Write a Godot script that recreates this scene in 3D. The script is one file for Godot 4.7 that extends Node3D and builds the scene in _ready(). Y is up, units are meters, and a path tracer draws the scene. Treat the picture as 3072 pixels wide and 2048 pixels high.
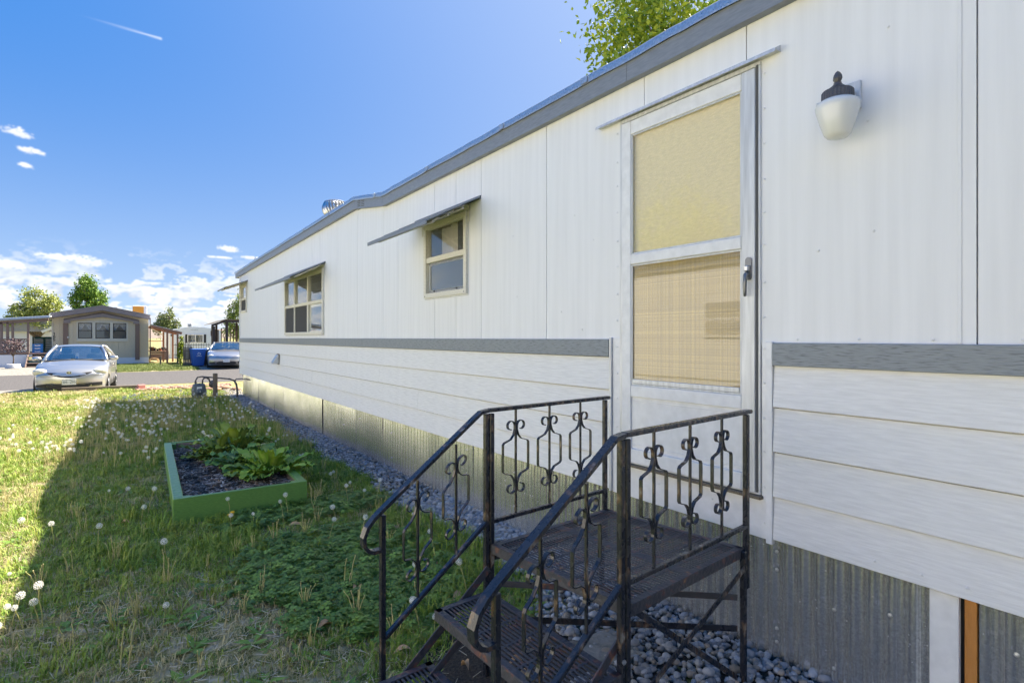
extends Node3D
# White mobile home seen along its shaded long side, weedy lawn, street with parked cars beyond.
# x = 0 is the wall, -x the lawn side, -z runs away along the wall to the street, y is up, metres.

var rng := RandomNumberGenerator.new()
var names := {}
var M := {}
const ORD := ["first", "second", "third", "fourth", "fifth", "sixth", "seventh"]

# ---------------------------------------------------------------- helpers
func unique(called: String) -> String:
	var n: int = names.get(called, 0)
	names[called] = n + 1
	return called if n == 0 else "%s_%03d" % [called, n]

func thing(called: String, label: String, category: String, group := "", at := Vector3.ZERO, turn := 0.0) -> Node3D:
	var o := Node3D.new()
	o.name = unique(called)
	add_child(o)
	o.position = at
	o.rotation.y = turn
	tag(o, label, category, group)
	return o

func tag(o: Node, label: String, category: String, group := "", kind := "") -> void:
	if label != "": o.set_meta("label", label)
	if category != "": o.set_meta("category", category)
	if group != "": o.set_meta("group", group)
	if kind != "": o.set_meta("kind", kind)

func part(parent: Node, called: String, mesh: Mesh, m: Material) -> MeshInstance3D:
	var o := MeshInstance3D.new()
	o.name = unique(called) if parent == self else called
	o.mesh = mesh
	o.material_override = m
	parent.add_child(o, true)
	return o

func setting(called: String, mesh: Mesh, m: Material) -> MeshInstance3D:
	var o := part(self, called, mesh, m)
	o.set_meta("kind", "structure")
	return o

func st(smooth := false) -> SurfaceTool:
	var s := SurfaceTool.new()
	s.begin(Mesh.PRIMITIVE_TRIANGLES)
	s.set_smooth_group(0 if smooth else 0xFFFFFFFF)
	return s

func done(s: SurfaceTool) -> ArrayMesh:
	s.generate_normals()
	return s.commit()

func tri(s: SurfaceTool, a: Vector3, b: Vector3, c: Vector3) -> void:   # counter-clockwise from outside
	s.add_vertex(a); s.add_vertex(c); s.add_vertex(b)

func quad(s: SurfaceTool, a: Vector3, b: Vector3, c: Vector3, d: Vector3) -> void:
	tri(s, a, b, c); tri(s, a, c, d)

func quad_out(s: SurfaceTool, a: Vector3, b: Vector3, c: Vector3, d: Vector3, out: Vector3) -> void:
	if (b - a).cross(c - a).dot(out) >= 0.0: quad(s, a, b, c, d)
	else: quad(s, a, d, c, b)

func tri_out(s: SurfaceTool, a: Vector3, b: Vector3, c: Vector3, out: Vector3) -> void:
	if (b - a).cross(c - a).dot(out) >= 0.0: tri(s, a, b, c)
	else: tri(s, a, c, b)

# box with optional chamfer; t places it
func box(s: SurfaceTool, t: Transform3D, size: Vector3, c := 0.0) -> void:
	var h := size * 0.5
	c = minf(c, minf(h.x, minf(h.y, h.z)) * 0.9)
	var ax := [Vector3.RIGHT, Vector3.UP, Vector3.BACK]
	var cor := func(k: int, sx: float, sy: float, sz: float) -> Vector3:
		var p := Vector3(sx * (h.x - (0.0 if k == 0 else c)), sy * (h.y - (0.0 if k == 1 else c)), sz * (h.z - (0.0 if k == 2 else c)))
		return t * p
	for k in 3:
		for sg in [-1.0, 1.0]:
			var p := []
			for uv in [[-1, -1], [1, -1], [1, 1], [-1, 1]]:
				var q := [0.0, 0.0, 0.0]
				q[k] = sg; q[(k + 1) % 3] = uv[0]; q[(k + 2) % 3] = uv[1]
				p.append(cor.call(k, q[0], q[1], q[2]))
			quad_out(s, p[0], p[1], p[2], p[3], t.basis * (ax[k] * sg))
	if c <= 0.0: return
	for k in 3:      # edges along axis k
		var i := (k + 1) % 3
		var j := (k + 2) % 3
		for si in [-1.0, 1.0]:
			for sj in [-1.0, 1.0]:
				var q := [0.0, 0.0, 0.0]
				q[i] = si; q[j] = sj
				q[k] = -1.0
				var a: Vector3 = cor.call(i, q[0], q[1], q[2])
				var b: Vector3 = cor.call(j, q[0], q[1], q[2])
				q[k] = 1.0
				var cc: Vector3 = cor.call(j, q[0], q[1], q[2])
				var d: Vector3 = cor.call(i, q[0], q[1], q[2])
				quad_out(s, a, b, cc, d, t.basis * (ax[i] * si + ax[j] * sj))
	for sx in [-1.0, 1.0]:
		for sy in [-1.0, 1.0]:
			for sz in [-1.0, 1.0]:
				tri_out(s, cor.call(0, sx, sy, sz), cor.call(1, sx, sy, sz), cor.call(2, sx, sy, sz), t.basis * Vector3(sx, sy, sz))

func bx(s: SurfaceTool, x0: float, x1: float, y0: float, y1: float, z0: float, z1: float, c := 0.0) -> void:
	box(s, Transform3D(Basis(), Vector3((x0 + x1) / 2, (y0 + y1) / 2, (z0 + z1) / 2)), Vector3(absf(x1 - x0), absf(y1 - y0), absf(z1 - z0)), c)

func boxmesh(x0: float, x1: float, y0: float, y1: float, z0: float, z1: float, c := 0.0) -> ArrayMesh:
	var s := st()
	bx(s, x0, x1, y0, y1, z0, z1, c)
	return done(s)

func frame_of(a: Vector3, b: Vector3, up := Vector3.UP) -> Basis:
	var d := (b - a).normalized()
	if absf(d.dot(up)) > 0.98: up = Vector3.RIGHT
	var r := up.cross(d).normalized()
	return Basis(r, d.cross(r).normalized(), d)

# straight bar a-b, w across, h along up
func bar(s: SurfaceTool, a: Vector3, b: Vector3, w: float, h: float, c := 0.0, up := Vector3.UP) -> void:
	box(s, Transform3D(frame_of(a, b, up), (a + b) / 2), Vector3(w, h, a.distance_to(b)), c)

func barmesh(a: Vector3, b: Vector3, w: float, h: float, c := 0.0, up := Vector3.UP) -> ArrayMesh:
	var s := st()
	bar(s, a, b, w, h, c, up)
	return done(s)

# tube along points; radius number or array
func tube(s: SurfaceTool, pts: Array, radius, sides := 8, caps := true) -> void:
	var rings := []
	var up := Vector3.UP
	for i in pts.size():
		var d: Vector3 = (pts[mini(i + 1, pts.size() - 1)] - pts[maxi(i - 1, 0)]).normalized()
		if i == 0 and absf(d.dot(up)) > 0.95: up = Vector3.RIGHT
		var r := up.cross(d)
		if r.length() < 0.01: r = Vector3.FORWARD.cross(d)
		r = r.normalized()
		up = d.cross(r).normalized()
		var rad: float = radius[i] if radius is Array else radius
		var ring := []
		for k in sides:
			var an := TAU * k / sides
			ring.append(pts[i] + (r * cos(an) + up * sin(an)) * rad)
		rings.append(ring)
	for i in pts.size() - 1:
		for k in sides:
			var n := (k + 1) % sides
			quad_out(s, rings[i][k], rings[i][n], rings[i + 1][n], rings[i + 1][k], (rings[i][k] + rings[i][n]) / 2 - pts[i])
	if caps:
		for e in [0, pts.size() - 1]:
			var out: Vector3 = pts[e] - pts[1 if e == 0 else e - 1]
			for k in sides: tri_out(s, pts[e], rings[e][k], rings[e][(k + 1) % sides], out)

func tubemesh(pts: Array, radius, sides := 8) -> ArrayMesh:
	var s := st(true)
	tube(s, pts, radius, sides)
	return done(s)

# lathe about local y
func lathe(s: SurfaceTool, prof: Array, sides: int, t := Transform3D(), flute := 0.0) -> void:
	for i in prof.size() - 1:
		var a: Vector2 = prof[i]
		var b: Vector2 = prof[i + 1]
		for k in sides:
			var f0 := 1.0 - (flute if k % 2 == 0 else 0.0)
			var f1 := 1.0 - (flute if (k + 1) % 2 == 0 else 0.0)
			var c0 := Vector3(cos(TAU * k / sides), 0, sin(TAU * k / sides)) * f0
			var c1 := Vector3(cos(TAU * (k + 1) / sides), 0, sin(TAU * (k + 1) / sides)) * f1
			var n := (c0 + c1) * (b.y - a.y) + Vector3.UP * (a.x - b.x) * 2.0
			if b.y < a.y: n = -n
			var p0 := t * (c0 * a.x + Vector3.UP * a.y)
			var p1 := t * (c1 * a.x + Vector3.UP * a.y)
			var p2 := t * (c1 * b.x + Vector3.UP * b.y)
			var p3 := t * (c0 * b.x + Vector3.UP * b.y)
			var out := t.basis * n
			if a.x > 1e-5: tri_out(s, p0, p1, p2 if b.x > 1e-5 else p3, out)
			if b.x > 1e-5: tri_out(s, p0 if a.x > 1e-5 else p1, p2, p3, out)

func lathemesh(prof: Array, sides: int, flute := 0.0, smooth := true) -> ArrayMesh:
	var s := st(smooth)
	lathe(s, prof, sides, Transform3D(), flute)
	return done(s)

# flat bar swept along a curve: w across (along nrm), t in the plane
func strap(s: SurfaceTool, pts: Array, nrm: Vector3, w: float, t: float) -> void:
	var rows := []
	for i in pts.size():
		var d: Vector3 = (pts[mini(i + 1, pts.size() - 1)] - pts[maxi(i - 1, 0)]).normalized()
		var side := nrm.cross(d).normalized() * t * 0.5
		var n := nrm * w * 0.5
		rows.append([pts[i] + side + n, pts[i] - side + n, pts[i] - side - n, pts[i] + side - n])
	for i in pts.size() - 1:
		for k in 4:
			var n := (k + 1) % 4
			var mid: Vector3 = (rows[i][k] + rows[i][n]) / 2 - pts[i]
			quad_out(s, rows[i][k], rows[i][n], rows[i + 1][n], rows[i + 1][k], mid)
	quad_out(s, rows[0][0], rows[0][1], rows[0][2], rows[0][3], pts[0] - pts[1])
	var e := pts.size() - 1
	quad_out(s, rows[e][0], rows[e][1], rows[e][2], rows[e][3], pts[e] - pts[e - 1])

# flat polygon given in the x-y plane, extruded along z from z0 to z1
func slab(s: SurfaceTool, poly: PackedVector2Array, z0: float, z1: float, t := Transform3D()) -> void:
	var ix := Geometry2D.triangulate_polygon(poly)
	for i in range(0, ix.size(), 3):
		var a := poly[ix[i]]
		var b := poly[ix[i + 1]]
		var c := poly[ix[i + 2]]
		tri_out(s, t * Vector3(a.x, a.y, z1), t * Vector3(b.x, b.y, z1), t * Vector3(c.x, c.y, z1), t.basis * Vector3(0, 0, z1 - z0))
		tri_out(s, t * Vector3(a.x, a.y, z0), t * Vector3(b.x, b.y, z0), t * Vector3(c.x, c.y, z0), t.basis * Vector3(0, 0, z0 - z1))
	var area := 0.0
	for i in poly.size():
		var p := poly[i]
		var q := poly[(i + 1) % poly.size()]
		area += p.x * q.y - q.x * p.y
	for i in poly.size():
		var p := poly[i]
		var q := poly[(i + 1) % poly.size()]
		var out := Vector3(q.y - p.y, p.x - q.x, 0) * signf(area)
		quad_out(s, t * Vector3(p.x, p.y, z0), t * Vector3(q.x, q.y, z0), t * Vector3(q.x, q.y, z1), t * Vector3(p.x, p.y, z1), t.basis * out)

func slabmesh(pts: Array, z0: float, z1: float) -> ArrayMesh:
	var s := st()
	slab(s, PackedVector2Array(pts), z0, z1)
	return done(s)

func text_part(parent: Node, called: String, words: String, size: float, t: Transform3D, m: Material, mono := false, depth := 0.004) -> void:
	var tm := TextMesh.new()
	var f := SystemFont.new()
	f.font_names = PackedStringArray(["Droid Sans Mono" if mono else "Droid Sans"])
	f.font_weight = 700
	tm.font = f
	tm.text = words
	tm.font_size = 64
	tm.pixel_size = size / 64.0
	tm.depth = depth
	tm.curve_step = 4.0
	var o := part(parent, called, tm, m)
	o.transform = t

# ---------------------------------------------------------------- materials
func lin(r: float, g: float, b: float) -> Color:
	return Color(r, g, b).linear_to_srgb()

func mt(col: Color, rough := 0.7, metal := 0.0) -> StandardMaterial3D:
	var m := StandardMaterial3D.new()
	m.albedo_color = col
	m.roughness = rough
	m.metallic = metal
	return m

func noise_tex(sd: int, freq: float, lo: float, hi: float, oct := 4, cell := false, sz := 512, normal := 0.0) -> NoiseTexture2D:
	var n := FastNoiseLite.new()
	n.seed = sd
	n.noise_type = FastNoiseLite.TYPE_CELLULAR if cell else FastNoiseLite.TYPE_SIMPLEX_SMOOTH
	if cell: n.cellular_return_type = FastNoiseLite.RETURN_CELL_VALUE
	n.frequency = freq
	n.fractal_octaves = oct
	if cell: n.fractal_type = FastNoiseLite.FRACTAL_NONE
	var t := NoiseTexture2D.new()
	t.noise = n
	t.width = sz
	t.height = sz
	t.seamless = true
	if normal > 0.0:
		t.as_normal_map = true
		t.bump_strength = normal
	else:
		var g := Gradient.new()
		g.set_color(0, Color(lo, lo, lo))
		g.set_color(1, Color(hi, hi, hi))
		t.color_ramp = g
	return t

func ramp_tex(sd: int, freq: float, cols: Array, at: Array, oct := 4, sz := 512) -> NoiseTexture2D:
	var t := noise_tex(sd, freq, 0, 1, oct, false, sz)
	var g := Gradient.new()
	g.colors = PackedColorArray(cols)
	g.offsets = PackedFloat32Array(at)
	t.color_ramp = g
	return t

func tri_map(m: StandardMaterial3D, scale: Vector3) -> StandardMaterial3D:
	m.uv1_triplanar = true
	m.uv1_world_triplanar = true
	m.uv1_triplanar_sharpness = 8.0
	m.uv1_scale = scale
	return m

func relief(m: StandardMaterial3D, t: Texture2D, strength: float) -> StandardMaterial3D:
	m.normal_enabled = true
	m.normal_texture = t
	m.normal_scale = strength
	return m

func make_materials() -> void:
	# painted ribbed aluminium of the home's wall: fine upright ribs as relief, faint run-off streaks
	var rib := Image.create(512, 64, false, Image.FORMAT_RGB8)
	var nz := FastNoiseLite.new()
	nz.seed = 3
	nz.frequency = 0.09
	for x in 512:
		var v := 0.5 + 0.30 * cos(TAU * x / 16.0) + 0.16 * nz.get_noise_1d(float(x))
		for y in 64: rib.set_pixel(x, y, Color(v, v, v))
	rib.bump_map_to_normal_map(1.6)
	var ribt := ImageTexture.create_from_image(rib)
	var w := mt(lin(0.84, 0.84, 0.84), 0.52)
	w.albedo_texture = noise_tex(11, 0.012, 0.96, 1.0, 5)
	M.wall = relief(tri_map(w, Vector3(2.4, 0.10, 2.4)), ribt, 0.10)
	w = mt(lin(0.84, 0.84, 0.84), 0.5)
	w.albedo_texture = noise_tex(12, 0.02, 0.93, 1.0, 4)
	M.white = tri_map(w, Vector3(1.2, 1.2, 1.2))
	# embossed lap siding: long grain
	var grain := noise_tex(21, 0.02, 0, 1, 5, false, 512, 7.0)
	w = mt(lin(0.85, 0.845, 0.835), 0.62)
	w.albedo_texture = noise_tex(22, 0.015, 0.93, 1.0, 4)
	M.siding = relief(tri_map(w, Vector3(1.0, 9.0, 0.8)), grain, 0.5)
	w = mt(lin(0.30, 0.325, 0.34), 0.65)
	w.albedo_texture = ramp_tex(23, 0.03, [Color(0.62, 0.62, 0.62), Color(0.95, 0.95, 0.95), Color(1, 1, 1)], [0.0, 0.42, 1.0], 5)
	M.belt = relief(tri_map(w, Vector3(1.0, 11.0, 0.9)), grain, 0.9)
	w = mt(lin(0.25, 0.275, 0.32), 0.45)
	w.albedo_texture = noise_tex(24, 0.03, 0.86, 1.0, 5)
	M.fascia = relief(tri_map(w, Vector3(1.0, 4.0, 0.7)), grain, 0.15)
	# silver roof coating
	w = mt(lin(0.66, 0.68, 0.70), 0.42, 0.75)
	w.albedo_texture = noise_tex(25, 0.05, 0.80, 1.0, 5)
	w.roughness_texture = noise_tex(26, 0.03, 0.6, 1.0, 4)
	M.roof = relief(tri_map(w, Vector3(2, 2, 2)), noise_tex(27, 0.02, 0, 1, 4, false, 512, 5.0), 0.25)
	# galvanised skirting with spangle
	w = mt(lin(0.86, 0.87, 0.86), 0.28, 0.9)
	w.albedo_texture = noise_tex(31, 0.10, 0.86, 1.0, 1, true)
	w.roughness_texture = noise_tex(32, 0.02, 0.75, 1.0, 4)
	M.galv = tri_map(w, Vector3(3, 3, 3))
	M.galv2 = mt(lin(0.62, 0.63, 0.64), 0.35, 1.0)
	M.alum = tri_map(mt(lin(0.76, 0.77, 0.78), 0.45, 0.2), Vector3(3, 0.25, 3))
	M.alum.albedo_texture = noise_tex(34, 0.02, 0.84, 1.0, 5)
	M.cream = tri_map(mt(lin(0.80, 0.77, 0.67), 0.5), Vector3(3, 3, 3))
	M.cream.albedo_texture = noise_tex(35, 0.03, 0.88, 1.0, 4)
	M.awning = mt(lin(0.20, 0.22, 0.24), 0.45, 0.3)
	M.awning_under = mt(lin(0.50, 0.49, 0.45), 0.6)
	M.screw = mt(lin(0.55, 0.56, 0.58), 0.35, 0.8)
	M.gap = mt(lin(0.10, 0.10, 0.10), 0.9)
	M.rust_sill = tri_map(mt(lin(0.36, 0.29, 0.20), 0.7), Vector3(8, 8, 8))
	M.rust_sill.albedo_texture = noise_tex(36, 0.04, 0.35, 1.0, 4)
	var gl := mt(Color(0.9, 0.95, 0.95, 0.05), 0.03)
	gl.transparency = BaseMaterial3D.TRANSPARENCY_ALPHA
	gl.metallic_specular = 0.5
	M.glass = gl
	gl = mt(Color(0.10, 0.25, 0.40, 0.55), 0.03)
	gl.transparency = BaseMaterial3D.TRANSPARENCY_ALPHA
	gl.metallic_specular = 0.8
	M.carglass = gl
	# yellowed cloth behind the storm door
	w = mt(lin(0.93, 0.77, 0.40), 0.85)
	w.albedo_texture = noise_tex(41, 0.05, 0.92, 1.0, 5)
	M.cloth = relief(tri_map(w, Vector3(1, 2.6, 0.9)), noise_tex(42, 0.08, 0, 1, 4, false, 512, 5.0), 0.25)
	var weave := Image.create(256, 256, false, Image.FORMAT_RGB8)
	rng.seed = 77
	var colw := []
	var roww := []
	for i in 256:
		colw.append(rng.randf_range(0.80, 1.0)); roww.append(rng.randf_range(0.84, 1.0))
	for x in 256:
		for y in 256:
			var v: float = colw[x] * roww[y] * (0.92 + 0.08 * float((x + y) % 2))
			weave.set_pixel(x, y, Color(v, v, v))
	w = mt(lin(0.70, 0.48, 0.13), 0.9)
	w.albedo_texture = ImageTexture.create_from_image(weave)
	M.screen = tri_map(w, Vector3(2.2, 2.2, 2.2))
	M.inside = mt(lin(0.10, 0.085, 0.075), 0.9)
	M.curtain = mt(lin(0.55, 0.50, 0.42), 0.9)
	M.darkscreen = mt(lin(0.05, 0.05, 0.055), 0.8)
	# wrought iron: black paint, chips and rust
	w = mt(Color(1, 1, 1), 0.38)
	w.albedo_texture = ramp_tex(51, 0.02, [lin(0.016, 0.018, 0.026), lin(0.024, 0.026, 0.034), lin(0.10, 0.062, 0.04), lin(0.24, 0.22, 0.20)], [0.0, 0.64, 0.74, 0.92], 5)
	w.roughness_texture = noise_tex(52, 0.03, 0.45, 1.0, 4)
	M.iron = relief(tri_map(w, Vector3(1.3, 0.7, 1.3)), noise_tex(53, 0.06, 0, 1, 3, false, 512, 3.0), 0.15)
	w = mt(Color(1, 1, 1), 0.6)
	w.albedo_texture = ramp_tex(54, 0.02, [lin(0.040, 0.042, 0.054), lin(0.060, 0.060, 0.070), lin(0.12, 0.055, 0.055), lin(0.30, 0.17, 0.07)], [0.0, 0.66, 0.78, 0.97], 5)
	M.rusty = relief(tri_map(w, Vector3(1.3, 1.3, 1.3)), noise_tex(55, 0.06, 0, 1, 3, false, 512, 4.0), 0.5)
	# ground
	w = mt(Color(1, 1, 1), 0.95)
	w.albedo_texture = ramp_tex(61, 0.02, [lin(0.09, 0.12, 0.022), lin(0.18, 0.18, 0.05), lin(0.32, 0.28, 0.14), lin(0.44, 0.39, 0.28)], [0.15, 0.42, 0.6, 0.85], 6)
	M.soil_lawn = relief(tri_map(w, Vector3(0.6, 0.6, 0.6)), noise_tex(62, 0.05, 0, 1, 4, false, 512, 8.0), 0.8)
	w = mt(lin(0.105, 0.10, 0.10), 0.9)
	w.albedo_texture = ramp_tex(63, 0.06, [Color(0.7, 0.7, 0.7), Color(0.92, 0.92, 0.92), Color(1, 1, 1)], [0.2, 0.5, 0.8], 6)
	M.asphalt = relief(tri_map(w, Vector3(0.35, 0.35, 0.35)), noise_tex(64, 0.2, 0, 1, 3, false, 512, 4.0), 0.5)
	w = mt(lin(0.27, 0.26, 0.24), 0.9)
	w.albedo_texture = ramp_tex(65, 0.03, [Color(0.75, 0.74, 0.72), Color(0.95, 0.95, 0.94), Color(1, 1, 1)], [0.2, 0.5, 0.8], 6)
	M.concrete = relief(tri_map(w, Vector3(0.5, 0.5, 0.5)), noise_tex(66, 0.1, 0, 1, 3, false, 512, 3.0), 0.5)
	w = mt(lin(0.10, 0.075, 0.055), 0.95)
	w.albedo_texture = noise_tex(67, 0.05, 0.45, 1.0, 5)
	M.dirt = relief(tri_map(w, Vector3(2, 2, 2)), noise_tex(68, 0.06, 0, 1, 4, false, 512, 8.0), 0.9)
	w = mt(lin(0.15, 0.31, 0.075), 0.34)
	w.albedo_texture = noise_tex(71, 0.03, 0.84, 1.0, 5)
	M.bed = relief(tri_map(w, Vector3(1.5, 8, 1.5)), grain, 0.35)
	w = mt(lin(0.33, 0.25, 0.20), 0.8)
	w.albedo_texture = noise_tex(72, 0.03, 0.7, 1.0, 5)
	M.rawwood = relief(tri_map(w, Vector3(1.5, 8, 1.5)), grain, 0.5)
	w = mt(lin(0.30, 0.24, 0.18), 0.85)
	w.albedo_texture = noise_tex(73, 0.03, 0.55, 1.0, 5)
	M.oldwood = relief(tri_map(w, Vector3(6, 1.2, 6)), grain, 0.6)
	M.brownwood = relief(tri_map(mt(lin(0.16, 0.10, 0.075), 0.75), Vector3(4, 4, 4)), grain, 0.4)
	M.lumber = relief(tri_map(mt(lin(0.52, 0.22, 0.05), 0.6), Vector3(8, 1, 8)), grain, 0.5)
	M.bark = relief(tri_map(mt(lin(0.13, 0.10, 0.075), 0.9), Vector3(3, 1.5, 3)), noise_tex(75, 0.05, 0, 1, 4, false, 512, 8.0), 0.8)
	var v := mt(Color(1, 1, 1), 0.75)       # colour comes with the vertices or copies
	v.vertex_color_use_as_albedo = true
	M.tint = v
	v = mt(Color(1, 1, 1), 0.6)
	v.vertex_color_use_as_albedo = true
	v.backlight_enabled = true
	v.backlight = Color(0.42, 0.42, 0.30)
	M.leaf = v
	v = mt(Color(1, 1, 1), 0.65)
	v.vertex_color_use_as_albedo = true
	v.albedo_texture = noise_tex(81, 0.05, 0.72, 1.0, 4)
	M.stone = tri_map(v, Vector3(14, 14, 14))
	v = mt(lin(0.80, 0.79, 0.76), 0.9)
	v.backlight_enabled = true
	v.backlight = Color(0.5, 0.5, 0.48)
	M.fluff = v
	v = mt(lin(0.72, 0.73, 0.72), 0.16)
	v.clearcoat_enabled = true
	v.clearcoat = 0.6
	M.opal = v
	w = mt(lin(0.13, 0.13, 0.135), 0.45, 0.4)
	w.albedo_texture = ramp_tex(83, 0.05, [Color(0.75, 0.75, 0.8), Color(1, 1, 1), Color(1.0, 0.85, 0.7)], [0.2, 0.6, 0.9], 4)
	M.pewter = tri_map(w, Vector3(10, 10, 10))
	# vehicles and far things
	v = mt(lin(0.52, 0.52, 0.505), 0.28, 0.75)
	v.clearcoat_enabled = true
	v.clearcoat = 0.8
	v.clearcoat_roughness = 0.05
	M.silver = v
	v = mt(lin(0.46, 0.47, 0.49), 0.28, 0.75)
	v.clearcoat_enabled = true
	v.clearcoat = 0.8
	v.clearcoat_roughness = 0.05
	M.silver2 = v
	M.black = mt(lin(0.015, 0.015, 0.017), 0.55)
	M.rubber = mt(lin(0.02, 0.02, 0.02), 0.8)
	M.chrome = mt(lin(0.65, 0.66, 0.67), 0.18, 1.0)
	M.seat = mt(lin(0.05, 0.06, 0.08), 0.85)
	M.lamp_lens = mt(lin(0.62, 0.62, 0.55), 0.08)
	M.plate = mt(lin(0.72, 0.74, 0.72), 0.4)
	M.ink = mt(lin(0.02, 0.05, 0.035), 0.6)
	M.tan = tri_map(mt(lin(0.68, 0.60, 0.46), 0.75), Vector3(1, 1, 1))
	M.tan.albedo_texture = noise_tex(85, 0.04, 0.85, 1.0, 4)
	M.tan_trim = mt(lin(0.56, 0.53, 0.46), 0.7)
	M.mauve = relief(tri_map(mt(lin(0.235, 0.205, 0.215), 0.8), Vector3(4, 4, 4)), noise_tex(86, 0.1, 0, 1, 3, false, 256, 4.0), 0.5)
	M.mauve_dark = mt(lin(0.14, 0.105, 0.095), 0.8)
	M.offwhite = mt(lin(0.72, 0.73, 0.76), 0.6)
	M.orange = mt(lin(0.60, 0.26, 0.03), 0.6)
	M.blue_bin = mt(lin(0.02, 0.11, 0.42), 0.45)
	M.blue_case = mt(lin(0.03, 0.22, 0.60), 0.5)
	M.teal = mt(lin(0.02, 0.09, 0.08), 0.6)
	M.shingle = relief(tri_map(mt(lin(0.33, 0.33, 0.34), 0.9), Vector3(2, 2, 2)), noise_tex(87, 0.1, 0, 1, 3, false, 256, 6.0), 0.8)
	M.meter = mt(lin(0.11, 0.135, 0.155), 0.55)
	M.pipe = mt(lin(0.13, 0.12, 0.12), 0.6, 0.3)
	M.hose = mt(lin(0.70, 0.45, 0.22), 0.6)
	M.carpaint_dark = mt(lin(0.03, 0.03, 0.035), 0.5)
	M.terracotta = mt(lin(0.40, 0.20, 0.13), 0.8)
	M.hill = tri_map(mt(lin(0.30, 0.24, 0.20), 1.0), Vector3(0.004, 0.004, 0.004))
	M.hill.albedo_texture = noise_tex(88, 0.03, 0.7, 1.0, 5)
	M.tan_rock = tri_map(mt(lin(0.48, 0.30, 0.21), 0.9), Vector3(5, 5, 5))
	M.tan_rock.albedo_texture = noise_tex(91, 0.04, 0.6, 1.0, 5)
	M.stalk = mt(lin(0.38, 0.36, 0.13), 0.6)
	v = mt(Color(1, 1, 1), 0.9)
	v.vertex_color_use_as_albedo = true
	v.backlight_enabled = true
	v.backlight = Color(0.5, 0.5, 0.48)
	M.tint_fluff = v
	M.yellow = mt(lin(0.75, 0.45, 0.01), 0.7)
	M.dry_leaf = mt(lin(0.42, 0.27, 0.15), 0.8)
	M.pinkstone = mt(lin(0.52, 0.22, 0.19), 0.85)
	M.brown_paint = mt(lin(0.20, 0.145, 0.125), 0.8)
	M.lace = mt(lin(0.22, 0.22, 0.23), 0.9)
	M.blue_grey = mt(lin(0.34, 0.40, 0.50), 0.4, 0.4)
	M.redwood = relief(tri_map(mt(lin(0.34, 0.17, 0.11), 0.8), Vector3(4, 4, 4)), grain, 0.4)
	M.darkwood = mt(lin(0.05, 0.038, 0.035), 0.85)
	M.paleblue = mt(lin(0.55, 0.62, 0.72), 0.6)
	M.blind = mt(lin(0.42, 0.42, 0.42), 0.5)
	M.seal = mt(lin(0.30, 0.30, 0.31), 0.7)
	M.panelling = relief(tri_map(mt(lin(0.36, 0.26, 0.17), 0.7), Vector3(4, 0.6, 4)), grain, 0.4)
	M.handle = mt(lin(0.20, 0.205, 0.215), 0.35, 0.6)

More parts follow.
